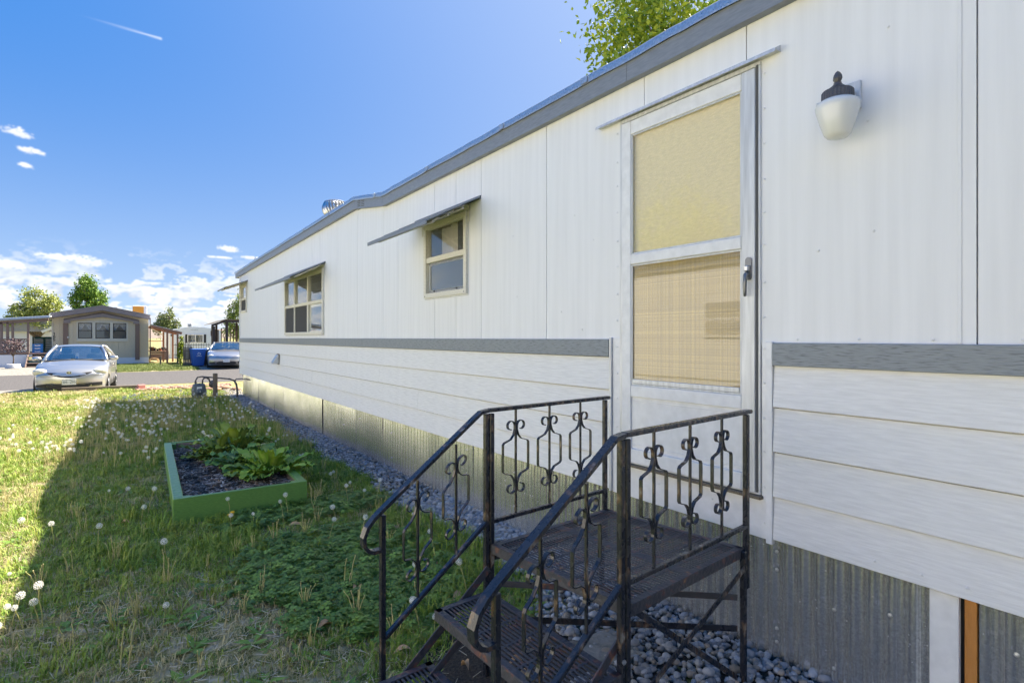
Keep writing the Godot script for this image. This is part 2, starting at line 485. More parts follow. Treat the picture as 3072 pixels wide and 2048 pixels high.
# ---------------------------------------------------------------- camera, sky, sun
func make_sky() -> ImageTexture:
	var W := 4096
	var H := 2048
	var low := Image.create(288, 256, false, Image.FORMAT_RGBF)
	var to_sun := Vector3(0.945, 1.0, -0.15).normalized()
	# clear-sky colours as displayed radiance / exposure
	for y in 256:
		var el := (0.5 - (y + 0.5) / 256.0) * PI
		for x in 288:
			var az := ((x - 15.5) / 256.0) * TAU
			var d := pano_dir(az, el)
			var h := maxf(d.y, 0.0)
			var zen := Color(0.0, 0.225, 0.77) * 0.285
			var hor := Color(0.62, 0.80, 1.0) * 0.285
			var t := pow(1.0 - h, 4.4)
			var c := zen.lerp(hor, t)
			var cs := maxf(0.0, d.dot(to_sun))
			var glow := 0.5 * pow(cs, 2.5) + 0.4 * pow(cs, 24.0)
			c = c.lerp(Color(0.33, 0.34, 0.35), clampf(glow, 0.0, 0.9))
			if d.y < 0.0:
				c = hor.lerp(Color(0.16, 0.15, 0.12), clampf(-d.y * 30.0, 0.0, 1.0))
			low.set_pixel(x, y, c)
	low.resize(W * 288 / 256, H, Image.INTERPOLATE_CUBIC)
	low = low.get_region(Rect2i(W / 16, 0, W, H))
	# the warm-white clouds of a low band and a few stray puffs
	var n := FastNoiseLite.new()
	n.seed = 5
	n.noise_type = FastNoiseLite.TYPE_SIMPLEX_SMOOTH
	n.fractal_octaves = 6
	n.fractal_gain = 0.52
	n.frequency = 1.0
	var n2 := FastNoiseLite.new()
	n2.seed = 19
	n2.noise_type = FastNoiseLite.TYPE_SIMPLEX_SMOOTH
	n2.fractal_octaves = 5
	n2.frequency = 1.0
	# azimuth to the right of the wall direction, elevation, half width, half height (degrees)
	var puffs := [[-6.9, 15.55, 0.95, 0.42], [-6.1, 14.35, 0.95, 0.33], [-6.35, 13.2, 0.55, 0.24], [7.9, 8.15, 0.95, 0.36], [7.1, 7.35, 1.3, 0.14], [-3.6, 6.35, 2.4, 0.5], [-7.4, 5.5, 1.4, 0.55], [9.6, 7.5, 0.7, 0.2], [-2.5, 6.2, 1.3, 0.55],
		[24, 11, 1.5, 0.5], [-31, 13, 2.0, 0.6], [61, 9, 2.2, 0.7], [110, 12, 2.0, 0.5], [-70, 10, 2.4, 0.7], [170, 12, 2.5, 0.6], [-120, 14, 2.0, 0.5]]
	var y0 := int((0.5 - 19.0 / 180.0) * H)
	var y1 := int(0.5 * H)
	for y in range(y0, y1):
		var el := (0.5 - (y + 0.5) / H) * 180.0
		for x in W:
			var az := ((x + 0.5) / W) * 360.0
			if az > 180.0: az -= 360.0
			var dens := 0.0
			var shade := 0.0
			if el < 9.5:
				var cov := smoothstep(8.4, 3.6, el)
				var px := az * 0.22
				var py := el * 0.62 + 0.9 * n2.get_noise_2d(az * 0.25, el * 0.5)
				var a := n.get_noise_2d(px * 0.9, py) + 0.35 * n2.get_noise_2d(az * 0.9, el * 2.4)
				var b := n.get_noise_2d(px * 0.9, py + 0.22)
				dens = smoothstep(0.34 - 0.52 * cov, 0.62 - 0.60 * cov, a * 1.15 + 0.12)
				dens *= cov * (0.25 + 0.75 * smoothstep(-0.1, 1.3, el))
				shade = clampf(0.5 + (b - a) * 0.9, 0.0, 1.0)
			for p in puffs:
				var dx: float = (az - p[0]) / p[2]
				if absf(dx) > 1.7: continue
				var dy: float = (el - p[1]) / p[3]
				if absf(dy) > 2.4: continue
				dy += 0.25 * dx
				var r := dx * dx + (dy * dy if dy > 0.0 else dy * dy * 1.8)
				var k := 1.05 - r + 0.95 * n.get_noise_2d(az * 1.1, el * 2.2) + 0.5 * n2.get_noise_2d(az * 3.0, el * 5.0)
				var dd := smoothstep(0.0, 0.85, k)
				if dd > dens:
					dens = dd
					shade = clampf(0.25 - 0.5 * dy, 0.0, 0.7)
			if dens <= 0.003: continue
			var c := low.get_pixel(x, y)
			var cl := Color(0.33, 0.33, 0.33).lerp(Color(0.175, 0.20, 0.245), shade)
			low.set_pixel(x, y, c.lerp(cl, clampf(dens * 0.96, 0, 1)))
	# a thin condensation trail, older and fainter at its upper left
	for i in 900:
		var t := i / 899.0
		var d := Vector3(-0.053, 0.42, -0.906).lerp(Vector3(0.042, 0.418, -0.908), t).normalized()
		var u := fposmod(atan2(d.x, -d.z) / TAU, 1.0) * W
		var vv := (0.5 - asin(d.y) / PI) * H
		for oy in 3:
			var px := int(u)
			var py := int(vv) + oy - 1
			var f := (1.0 - absf(py + 0.5 - vv)) * t * t * 0.55
			if f > 0.0: low.set_pixel(px, py, low.get_pixel(px, py).lerp(Color(0.34, 0.35, 0.36), f * 0.16))
	low.convert(Image.FORMAT_RGBF)
	var out := low
	return ImageTexture.create_from_image(out)

func pano_dir(az: float, el: float) -> Vector3:
	# panorama column 0 looks along -z, growing to +x
	return Vector3(sin(az) * cos(el), sin(el), -cos(az) * cos(el))

func make_view() -> void:
	var cam := Camera3D.new()
	cam.name = "camera"
	cam.projection = Camera3D.PROJECTION_FRUSTUM
	cam.near = 0.05
	cam.far = 6000.0
	cam.size = 0.05 * 2.0 * 1024.0 / 1640.0
	cam.frustum_offset = Vector2(0, -0.05 * 11.5 / 1640.0)
	add_child(cam)
	cam.position = Vector3(-2.35, 1.45, 0)
	cam.rotation_degrees = Vector3(0, -35.319, 0)
	cam.current = true
	var env := Environment.new()
	env.background_mode = Environment.BG_SKY
	var sm := PanoramaSkyMaterial.new()
	sm.panorama = make_sky()
	var sky := Sky.new()
	sky.sky_material = sm
	env.sky = sky
	env.tonemap_mode = Environment.TONE_MAPPER_LINEAR
	env.tonemap_exposure = 3.75
	env.sdfgi_enabled = true
	env.ssao_enabled = true
	env.ssil_enabled = true
	var we := WorldEnvironment.new()
	we.name = "world_environment"
	we.environment = env
	add_child(we)
	var sun := DirectionalLight3D.new()
	sun.name = "sun"
	sun.light_energy = 1.6
	sun.light_color = Color(1.0, 0.95, 0.87)
	sun.light_angular_distance = 0.5
	sun.shadow_enabled = true
	add_child(sun)
	sun.look_at_from_position(Vector3(0, 20, 0), Vector3(0, 20, 0) + Vector3(-0.925, -1.0, 0.15))

# ---------------------------------------------------------------- ground
func ground_y(z: float) -> float:
	# flat lot, a short drop to the street, a slight rise to the lots across it
	if z > -18.9: return 0.0
	if z > -20.2: return lerpf(0.0, -0.22, smoothstep(-18.9, -20.2, z))
	if z > -32.2: return -0.22
	if z > -33.4: return lerpf(-0.22, -0.12, smoothstep(-32.2, -33.4, z))
	return -0.12

func sheet(zs: Array, x0: float, x1: float, lift: float, nx := 1) -> ArrayMesh:
	var s := st(true)
	for i in zs.size() - 1:
		for k in nx:
			var xa := lerpf(x0, x1, float(k) / nx)
			var xb := lerpf(x0, x1, float(k + 1) / nx)
			var ya := ground_y(zs[i]) + lift
			var yb := ground_y(zs[i + 1]) + lift
			quad_out(s, Vector3(xa, ya, zs[i]), Vector3(xb, ya, zs[i]), Vector3(xb, yb, zs[i + 1]), Vector3(xa, yb, zs[i + 1]), Vector3.UP)
	return done(s)

func make_ground() -> void:
	var zs := [400.0, 60.0, 10.0, 0.0, -6.0, -12.0, -18.9, -19.2, -19.6, -20.0, -20.2, -32.2, -32.6, -33.0, -33.4, -60.0, -150.0, -500.0, -3000.0]
	setting("ground", sheet(zs, -1500, 1500, 0.0), M.soil_lawn)
	setting("road", sheet([-23.2, -32.2], -120, 120, 0.006), M.asphalt)
	setting("driveway", sheet([-19.9, -20.2, -23.2], -14.0, -1.95, 0.010), M.concrete)
	setting("driveway", sheet([-32.2, -32.6, -33.0, -33.4, -41.0], 0.75, 5.5, 0.010), M.concrete)
	setting("driveway", sheet([-32.2, -32.6, -33.0, -33.4, -39.5], -14.0, -5.3, 0.010), M.concrete)
	# bare dirt beside and under the steps and below the gravel
	var s := st(true)
	var ring := []
	for k in 28:
		var a := TAU * k / 28.0
		ring.append(Vector3(-0.95 + cos(a) * (0.55 + 0.08 * sin(a * 3.0)), 0.006, -1.75 + sin(a) * (0.62 + 0.07 * cos(a * 4.0))))
	for k in 28: tri_out(s, Vector3(-0.95, 0.012, -1.75), ring[k], ring[(k + 1) % 28], Vector3.UP)
	setting("bare_soil", done(s), M.dirt)
	s = st()
	quad_out(s, Vector3(-0.36, 0.004, -15.2), Vector3(0.1, 0.004, -15.2), Vector3(0.1, 0.004, 3.0), Vector3(-0.36, 0.004, 3.0), Vector3.UP)
	setting("gravel_bed", done(s), M.dirt)
	# stepping slab half sunk in the gravel under the landing
	var o := part(self, "paving_slab", slabmesh([Vector2(-0.15, -0.10), Vector2(0.12, -0.14), Vector2(0.16, 0.09), Vector2(-0.10, 0.13)], -0.02, 0.035), M.concrete)
	o.transform = Transform3D(Basis(Vector3.RIGHT, -PI / 2), Vector3(-0.58, 0.0, -1.80))
	tag(o, "broken grey paving slab lying in the gravel under the metal landing", "paving slab")
	# hills on the horizon
	s = st(true)
	var n := FastNoiseLite.new()
	n.seed = 9
	n.frequency = 0.004
	var last := []
	for i in 121:
		var a := deg_to_rad(-60.0 + i * 1.0)
		var top := 34.0 + 14.0 * n.get_noise_1d(i * 22.0)
		var p := Vector3(sin(a), 0, -cos(a))
		var col := [p * 1500.0 + Vector3.UP * -0.5, p * 1900.0 + Vector3.UP * top * 0.75, p * 2200.0 + Vector3.UP * top, p * 2600.0 + Vector3.UP * -2.0]
		if last:
			for k in 3: quad_out(s, last[k], col[k], col[k + 1], last[k + 1], Vector3.UP)
		last = col
	setting("hills", done(s), M.hill)

# ---------------------------------------------------------------- the white mobile home
# s-coordinates below are metres ahead of the camera along the wall (z = -s)
func rect_minus(rects: Array, hole: Rect2) -> Array:
	var out := []
	for r: Rect2 in rects:
		if not r.intersects(hole):
			out.append(r)
			continue
		var i := r.intersection(hole)
		if i.position.x > r.position.x: out.append(Rect2(r.position, Vector2(i.position.x - r.position.x, r.size.y)))
		if i.end.x < r.end.x: out.append(Rect2(Vector2(i.end.x, r.position.y), Vector2(r.end.x - i.end.x, r.size.y)))
		if i.position.y > r.position.y: out.append(Rect2(Vector2(i.position.x, r.position.y), Vector2(i.size.x, i.position.y - r.position.y)))
		if i.end.y < r.end.y: out.append(Rect2(Vector2(i.position.x, i.end.y), Vector2(i.size.x, r.end.y - i.end.y)))
	return out

func fascia_bottom(s: float) -> float:
	if s < 5.70: return 2.889
	if s < 6.60: return lerpf(2.889, 3.03, (s - 5.70) / 0.90)
	return lerpf(3.03, 2.965, (s - 6.60) / 8.9)

func make_home() -> void:
	var home := thing("mobile_home", "long white single-storey mobile home with grey trim along the right of the lawn", "mobile home")
	var far := 15.05
	var near := -4.2
	var holes := [Rect2(1.363, 0.5, 0.855, 2.19), Rect2(3.975, 1.845, 0.74, 0.64), Rect2(8.04, 1.52, 2.27, 0.91), Rect2(14.15, 2.085, 0.70, 0.60)]
	# upper wall panels, each between two seams
	var seams := [near, -3.4, -2.55, -1.7, -0.85, -0.24, 0.597, 1.437, 2.048, 2.909, 3.747, 4.158, 4.561, 5.397, 5.806, 6.622, 7.431, 8.222, 8.629, 9.442, 10.191, 10.986, 11.801, 12.596, 13.343, 14.10, far]
	for i in seams.size() - 1:
		var a: float = seams[i] + 0.0026
		var b: float = seams[i + 1] - 0.0026
		var top := fascia_bottom((a + b) / 2) + 0.05
		var pieces := [Rect2(a, 1.415, b - a, top - 1.415)]
		for h in holes: pieces = rect_minus(pieces, h)
		for r: Rect2 in pieces: part(home, "wall_panel", boxmesh(0.0, 0.022, r.position.y, r.end.y, -r.end.x, -r.position.x), M.wall)
		if i > 0:
			var pcs := [Rect2(seams[i] - 0.02, 1.42, 0.04, top - 1.42)]
			for h in holes: pcs = rect_minus(pcs, h)
			for r: Rect2 in pcs: part(home, "seam_strip", boxmesh(0.0235, 0.034, r.position.y, r.end.y, -r.end.x, -r.position.x), M.seal)
	# a standing lap next to the seam right of the lamp
	part(home, "seam_cap", boxmesh(-0.004, -0.0005, 1.43, 2.88, -0.650, -0.638, 0.001), M.wall)
	# grey belt boards
	for b in [[far, 9.52, 1.335, 1.438], [9.515, 6.41, 1.337, 1.440], [6.405, 2.303, 1.337, 1.441], [1.303, -1.2, 1.326, 1.427], [-1.205, near, 1.326, 1.427]]:
		part(home, "belt_board", boxmesh(-0.022, 0.004, b[2], b[3], -b[0], -b[1], 0.003), M.belt)
	# lap siding planks: rows step down, foot tilted out
	rng.seed = 101
	var rows := [[1.336, 1.140], [1.140, 0.943], [0.943, 0.746], [0.746, 0.556]]
	var cuts := [[6.974], [9.392, 5.89], [11.2, 8.63, 4.9], [11.02, 7.62, 3.9]]
	for r in 4:
		for side in 2:
			var stops: Array = [far] + cuts[r] + [2.303] if side == 0 else [1.303, -1.15 - 0.3 * r, near]
			for i in stops.size() - 1:
				var z0: float = -stops[i] + 0.001
				var z1: float = -stops[i + 1] - 0.001
				var y1: float = rows[r][0] - 0.002
				var y0: float = rows[r][1] + 0.004 + rng.randf_range(-0.0015, 0.0015)
				var s := st()
				var prof := PackedVector2Array([Vector2(0.010, y1), Vector2(-0.002, y1), Vector2(-0.016, y0 + 0.002), Vector2(-0.0145, y0), Vector2(0.010, y0)])
				slab(s, prof, z0, z1)
				part(home, "siding_plank", done(s), M.siding)
	part(home, "siding_backing", boxmesh(0.0115, 0.02, 0.56, 1.33, -far, -2.31), M.cream)
	part(home, "siding_backing", boxmesh(0.0115, 0.02, 0.56, 1.33, -1.29, -near), M.cream)
	# corner and door trim, white panel under the door sill
	part(home, "corner_trim", boxmesh(-0.022, 0.03, 0.555, 2.99, -far - 0.03, -far - 0.002, 0.003), M.white)
	part(home, "door_trim", boxmesh(-0.020, 0.004, 0.55, 1.45, -2.300, -2.283, 0.002), M.alum)
	part(home, "door_trim", boxmesh(-0.006, 0.004, 0.545, 1.45, -2.281, -2.222, 0.002), M.white)
	part(home, "door_trim", boxmesh(-0.019, 0.004, 0.535, 1.432, -1.3335, -1.3045, 0.002), M.white)
	part(home, "door_trim", boxmesh(-0.004, 0.006, 0.56, 1.432, -1.360, -1.3345, 0.001), M.white)
	part(home, "sill_panel", boxmesh(0.002, 0.016, 0.545, 0.738, -2.2205, -1.3355), M.white)
	# walls out of sight, so that the home is closed
	part(home, "end_wall", boxmesh(0.03, 4.25, 0.5, 3.0, -far - 0.001, -far + 0.05), M.white)
	part(home, "end_wall", boxmesh(0.03, 4.25, 0.0, 3.0, -near - 0.05, -near), M.white)
	part(home, "rear_wall", boxmesh(4.25, 4.30, 0.0, 3.0, -far, -near), M.white)
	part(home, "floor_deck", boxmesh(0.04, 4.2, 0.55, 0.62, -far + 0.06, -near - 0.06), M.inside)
	# rooms behind the windows
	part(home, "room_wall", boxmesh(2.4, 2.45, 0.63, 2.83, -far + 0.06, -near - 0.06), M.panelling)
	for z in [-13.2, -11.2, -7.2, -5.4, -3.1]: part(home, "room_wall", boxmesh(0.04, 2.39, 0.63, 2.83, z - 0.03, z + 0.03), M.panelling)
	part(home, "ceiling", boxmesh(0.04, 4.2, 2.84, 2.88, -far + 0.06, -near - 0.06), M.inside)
	make_fascia(home, far, near)
	make_skirting(home, far, near)
	make_door(home)
	# windows: near small one, triple one, far one
	var w1 := window(home, 3.951, 4.742, 1.820, 2.512, [], [2.175])
	part(w1, "sash", done(frame_ring(4.01, 4.69, 1.875, 2.145, 0.02, 0.006, 0.02)), M.alum)
	for z in [-4.16, -4.58]: part(w1, "latch", boxmesh(0.003, 0.016, 1.875, 1.892, z - 0.012, z + 0.012, 0.002), M.black)
	awning(home, 3.75, 4.97, 2.588, 0.47, 0.235, 3.93)
	part(w1, "curtain", curtain_mesh(4.28, 4.44, 2.18, 2.49, 0.10), M.curtain)
	part(w1, "insect_screen", boxmesh(0.014, 0.016, 1.866, 2.15, -4.69, -4.0), M.darkscreen)  # dark sheet behind the pane, standing in for the dim interior
	part(w1, "curtain", curtain_mesh(4.50, 4.70, 2.10, 2.49, 0.14), M.curtain)
	var w2 := window(home, 8.013, 10.335, 1.495, 2.455, [8.834, 9.65], [1.985])
	part(w2, "sash", done(frame_ring(8.06, 8.78, 1.53, 1.955, 0.035, 0.008, 0.02)), M.cream)
	part(w2, "insect_screen", boxmesh(-0.004, -0.002, 1.541, 1.96, -9.621, -8.863), M.darkscreen)
	part(w2, "insect_screen", boxmesh(-0.004, -0.002, 1.541, 1.96, -10.289, -9.679), M.darkscreen)
	part(w2, "curtain", curtain_mesh(8.06, 8.40, 1.52, 2.43, 0.2), M.curtain)
	awning(home, 7.95, 10.42, 2.535, 0.47, 0.225, 8.0)
	var w3 := window(home, 14.12, 14.88, 2.06, 2.712, [], [2.38])
	part(w3, "insect_screen", boxmesh(-0.004, -0.002, 2.106, 2.355, -14.834, -14.166), M.darkscreen)
	part(w3, "curtain", curtain_mesh(14.16, 14.84, 2.38, 2.68, 0.12), M.offwhite)
	awning(home, 14.03, 15.16, 2.79, 0.47, 0.17, 14.1)
	# dryer hood on the siding
	var s := st()
	slab(s, PackedVector2Array([Vector2(0, 0.17), Vector2(-0.02, 0.17), Vector2(-0.115, 0.02), Vector2(-0.115, 0.0), Vector2(0, 0.0)]), -0.075, 0.075)
	var vent := part(home, "dryer_vent", done(s), M.galv2)
	vent.position = Vector3(-0.017, 0.965, -10.85)
	var vb := part(vent, "vent_plate", boxmesh(-0.004, 0.003, -0.012, 0.185, -0.09, 0.09, 0.001), M.rust_sill)
	vb.position = Vector3.ZERO
	# screws along the seams and trim
	s = st()
	rng.seed = 7
	for z in [-1.348, -2.245]:
		for k in 14: screw(s, Vector3(-0.007, 0.62 + k * 0.155 + rng.randf_range(-0.01, 0.01), z))
	for k in 8: screw(s, Vector3(-0.004, 1.443, -1.20 + k * 0.24))
	for p in [[0.93, 2.29], [1.12, 2.42], [0.91, 1.86], [1.115, 1.81], [0.86, 2.62], [2.62, 2.23], [2.45, 2.05], [2.75, 1.62], [2.55, 1.50], [3.25, 1.75], [3.3, 2.2]]: screw(s, Vector3(-0.003, p[1], -p[0]))
	for z in [-0.75, -0.62, -0.90]: screw(s, Vector3(-0.017, 0.60, z))
	for z in [-1.62, -1.95]: screw(s, Vector3(0.0, 0.66, z))
	part(home, "screws", done(s), M.white).set_meta("kind", "stuff")

func screw(s: SurfaceTool, p: Vector3) -> void:
	lathe(s, [Vector2(0.0055, 0.0), Vector2(0.0045, 0.002), Vector2(0.0, 0.0035)], 7, Transform3D(Basis(Vector3.BACK, PI / 2), p))

func frame_ring(s0: float, s1: float, y0: float, y1: float, w: float, xa: float, xb: float) -> SurfaceTool:
	var s := st()
	bx(s, xa, xb, y0, y0 + w, -s1, -s0, 0.002)
	bx(s, xa, xb, y1 - w, y1, -s1, -s0, 0.002)
	bx(s, xa, xb, y0 + w, y1 - w, -s1, -s1 + w, 0.002)
	bx(s, xa, xb, y0 + w, y1 - w, -s0 - w, -s0, 0.002)
	return s

func curtain_mesh(s0: float, s1: float, y0: float, y1: float, x: float) -> ArrayMesh:
	var s := st(true)
	var n := int((s1 - s0) / 0.02) + 2
	for i in n:
		var a := lerpf(s0, s1, float(i) / n)
		var b := lerpf(s0, s1, float(i + 1) / n)
		var xa := x + 0.015 * sin(a * 70.0)
		var xb := x + 0.015 * sin(b * 70.0)
		quad_out(s, Vector3(xa, y0, -a), Vector3(xb, y0, -b), Vector3(xb, y1, -b), Vector3(xa, y1, -a), Vector3.LEFT)
	return done(s)

func window(home: Node3D, s0: float, s1: float, y0: float, y1: float, mull: Array, rail: Array) -> MeshInstance3D:
	var w := part(home, "window", done(frame_ring(s0, s1, y0, y1, 0.045, -0.026, 0.03)), M.cream)
	part(w, "flange", done(frame_ring(s0 - 0.012, s1 + 0.012, y0 - 0.014, y1 + 0.012, 0.02, -0.005, -0.0005)), M.alum)
	var xs := [s0 + 0.045]
	for m in mull:
		part(w, "mullion", boxmesh(-0.020, 0.028, y0 + 0.046, y1 - 0.046, -m - 0.028, -m + 0.028, 0.002), M.cream)
		xs.append(m - 0.028)
		xs.append(m + 0.028)
	xs.append(s1 - 0.045)
	var ys := [y0 + 0.045]
	for r in rail:
		for k in range(0, xs.size(), 2):
			part(w, "rail", boxmesh(-0.018, 0.026, r - 0.024, r + 0.024, -xs[k + 1] + 0.001, -xs[k] - 0.001, 0.002), M.cream)
		ys.append(r - 0.024)
		ys.append(r + 0.024)
	ys.append(y1 - 0.045)
	for k in range(0, xs.size(), 2):
		for j in range(0, ys.size(), 2):
			part(w, "pane", boxmesh(0.006, 0.010, ys[j], ys[j + 1], -xs[k + 1], -xs[k]), M.glass)
	var s := st()
	for z in [-s0 - 0.03, -s1 + 0.03]: screw(s, Vector3(-0.0265, y0 + 0.018, z))
	part(w, "screws", done(s), M.black).set_meta("kind", "stuff")
	return w

func awning(home: Node3D, s0: float, s1: float, y: float, reach: float, drop: float, arm_s: float) -> void:
	var o := Node3D.new()
	o.name = "window_awning"
	home.add_child(o, true)
	var out := Vector3(-reach, -drop, 0)
	# three overlapping aluminium strips with small steps
	for k in 3:
		var a := Vector3(-0.004, y - 0.004 * k, -(s0 + s1) / 2) + out * (k / 3.0)
		var b := Vector3(-0.004, y - 0.004 * k, -(s0 + s1) / 2) + out * ((k + 1) / 3.0 + 0.03)
		part(o, "awning_strip", barmesh(a, b, s1 - s0, 0.007, 0.0), M.awning)
	var tip := Vector3(-0.004, y - 0.014, 0) + out * 1.03
	part(o, "front_lip", boxmesh(tip.x - 0.006, tip.x + 0.006, tip.y - 0.022, tip.y + 0.008, -s1, -s0, 0.002), M.awning)
	part(o, "wall_cleat", boxmesh(-0.012, -0.0005, y - 0.02, y + 0.012, -s1, -s0, 0.002), M.awning)
	for k in 3:
		var q := Vector3(0, y - 0.02 - 0.004 * k, 0) + out * (0.30 + 0.28 * k)
		part(o, "stiffener", boxmesh(q.x - 0.012, q.x + 0.012, q.y - 0.016, q.y, -s1 + 0.05, -s0 - 0.05, 0.002), M.awning_under)
	for z in [-arm_s, -s1 + (arm_s - s0)]:
		var s := st()
		bar(s, Vector3(-0.012, y - 0.17, z), Vector3(-0.012, y - 0.035, z), 0.022, 0.004, 0.001, Vector3.RIGHT)
		bar(s, Vector3(-0.012, y - 0.035, z), Vector3(-0.05, y - 0.040, z), 0.022, 0.004)
		bar(s, Vector3(-0.05, y - 0.040, z), Vector3(0, y - 0.034, z) + out * 0.9, 0.024, 0.014, 0.002)
		part(o, "support_arm", done(s), M.cream)

func make_fascia(home: Node3D, far: float, near: float) -> void:
	var stops := [near, 0.0, 2.13, 5.70, 6.60, 9.67, 12.70, far + 0.42]
	for i in stops.size() - 1:
		var a: float = stops[i] + 0.0015
		var b: float = stops[i + 1] - 0.0015
		var s := st()
		var poly := PackedVector2Array([Vector2(-a, fascia_bottom(a)), Vector2(-b, fascia_bottom(b)), Vector2(-b, fascia_bottom(b) + 0.108), Vector2(-a, fascia_bottom(a) + 0.108)])
		slab(s, poly, 0.030, 0.052, Transform3D(Basis(Vector3.UP, -PI / 2), Vector3.ZERO))
		part(home, "fascia_board", done(s), M.fascia)
		s = st()
		poly = PackedVector2Array([Vector2(-a, fascia_bottom(a) + 0.004), Vector2(-b, fascia_bottom(b) + 0.004), Vector2(-b, fascia_bottom(b) + 0.016), Vector2(-a, fascia_bottom(a) + 0.016)])
		slab(s, poly, 0.002, 0.0295, Transform3D(Basis(Vector3.UP, -PI / 2), Vector3.ZERO))
		part(home, "soffit_strip", done(s), M.fascia)
	# end fascia across the far gable
	part(home, "fascia_board", boxmesh(-0.03, 4.32, 2.965, 3.07, -far - 0.45, -far - 0.425), M.fascia)
	# roof sheet: shallow arch, uneven lip over the fascia
	rng.seed = 31
	var s := st(true)
	var n := FastNoiseLite.new()
	n.seed = 12
	n.frequency = 1.3
	var prof := [[-0.066, -0.006], [-0.069, 0.034], [-0.058, 0.046], [0.25, 0.085], [0.8, 0.15], [1.5, 0.205], [2.13, 0.225], [2.9, 0.20], [3.6, 0.12], [4.33, 0.02]]
	var steps := []
	var q := near
	while q < far + 0.46:
		steps.append(q)
		q += 0.07
	steps.append(far + 0.46)
	var prev := []
	for v in steps:
		var row := []
		var base: float = fascia_bottom(v) + 0.108
		for k in prof.size():
			var wob := n.get_noise_1d(v * 2.0) * (0.007 if k < 3 else 0.012) + n.get_noise_1d(v * 7.0 + 50.0) * 0.003
			row.append(Vector3(prof[k][0] + (n.get_noise_1d(v * 3.0 + 9.0) * 0.003 if k < 3 else 0.0), base + prof[k][1] + wob, -v))
		if prev:
			for k in prof.size() - 1: quad_out(s, prev[k], row[k], row[k + 1], prev[k + 1], Vector3(-0.3, 1, 0))
		prev = row
	part(home, "roof", done(s), M.roof)
	# lap strips where roof sheets meet, seen as short uprights on the lip
	for v in [1.05, 2.46, 3.36, 4.6, 5.9, 7.6, 8.9, 10.4, 11.8, 13.3, 14.6]:
		part(home, "roof_lap", boxmesh(-0.0735, -0.0700, fascia_bottom(v) + 0.106, fascia_bottom(v) + 0.146, -v - 0.03, -v + 0.03, 0.001), M.roof)
	# louvre slots in the raised fascia
	for c in 2:
		for k in 4:
			var v := 6.30 + c * 0.13
			var y := fascia_bottom(v) + 0.022 + k * 0.02
			part(home, "louvre", barmesh(Vector3(-0.0535, y, -v + 0.045), Vector3(-0.0535, y + 0.012, -v - 0.045), 0.005, 0.007, 0.001), M.gap)
	# spinning turbine vent on the roof
	var tv := Node3D.new()
	tv.name = "turbine_vent"
	home.add_child(tv, true)
	tv.position = Vector3(0.45, 3.22, -8.92)
	part(tv, "neck", lathemesh([Vector2(0.15, 0.0), Vector2(0.15, 0.2)], 20), M.galv2)
	part(tv, "cap", lathemesh([Vector2(0.15, 0.435), Vector2(0.12, 0.455), Vector2(0.0, 0.465)], 20), M.galv2)
	for k in 22:
		var a := TAU * k / 22.0
		var s2 := st(true)
		var pts := []
		for j in 7:
			var t := j / 6.0
			var r := 0.15 + 0.045 * sin(t * PI)
			var an := a + t * 0.35
			pts.append(Vector3(cos(an) * r, 0.20 + t * 0.235, sin(an) * r))
		strap(s2, pts, Vector3(cos(a + 0.9), 0, sin(a + 0.9)), 0.05, 0.003)
		part(tv, "vane", done(s2), M.galv2)
	var rv := part(home, "roof_vent", boxmesh(-0.1, 0.1, 0.10, 0.20, -0.1, 0.1, 0.01), M.offwhite)
	rv.position = Vector3(0.42, 3.27, -15.0)
	part(rv, "vent_neck", boxmesh(-0.06, 0.06, -0.12, 0.10, -0.06, 0.06), M.galv2)
	# end overhang soffit
	part(home, "soffit", boxmesh(0.0, 4.28, 2.972, 2.985, -far - 0.42, -far - 0.032), M.fascia)

func make_skirting(home: Node3D, far: float, near: float) -> void:
	# corrugated galvanised sheets, each its own piece, edges overlapping, a few set a little proud
	rng.seed = 55
	var stops := [far - 0.25, 14.2, 13.55, 12.9, 12.1, 11.35, 10.6, 9.75, 8.83, 8.17, 7.554, 6.75, 5.88, 5.05, 4.73, 3.95, 3.2, 2.45, 1.75, 1.345, 0.733]
	var pitch := 0.0676
	for i in stops.size() - 1:
		corrugated(home, stops[i] + 0.012, stops[i + 1] - 0.012, 0.030 + rng.randf_range(-0.004, 0.004) + 0.0032 * (i % 2), pitch, rng.randf() * 6.0, 0.58)
	corrugated(home, 0.60, -0.3, 0.042, pitch, 1.0, 0.56)
	corrugated(home, -0.29, near, 0.038, pitch, 1.0, 0.56)
	# white board and a raw orange stud where two sheets stop short
	part(home, "skirting_board", boxmesh(0.004, 0.026, -0.02, 0.552, -0.733, -0.648, 0.002), M.white)
	part(home, "stud", boxmesh(0.030, 0.07, -0.02, 0.553, -0.640, -0.605, 0.002), M.lumber)
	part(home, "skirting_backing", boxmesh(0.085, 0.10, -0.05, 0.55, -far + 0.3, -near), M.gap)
	# screws in the valleys
	var s := st()
	for p in [[1.30, 0.50], [1.30, 0.42], [1.30, 0.16], [1.30, 0.10], [1.06, 0.34], [1.06, 0.10], [0.86, 0.40], [1.55, 0.42], [1.95, 0.36], [3.3, 0.45], [3.3, 0.2], [4.0, 0.5], [4.7, 0.3], [5.6, 0.42], [5.6, 0.15], [6.6, 0.45], [7.2, 0.3], [0.5, 0.42]]:
		lathe(s, [Vector2(0.008, 0.0), Vector2(0.008, 0.003), Vector2(0.005, 0.0035), Vector2(0.005, 0.008), Vector2(0.0, 0.009)], 7, Transform3D(Basis(Vector3.BACK, PI / 2), Vector3(0.0155, p[1], -p[0])))
	part(home, "screws", done(s), M.screw).set_meta("kind", "stuff")

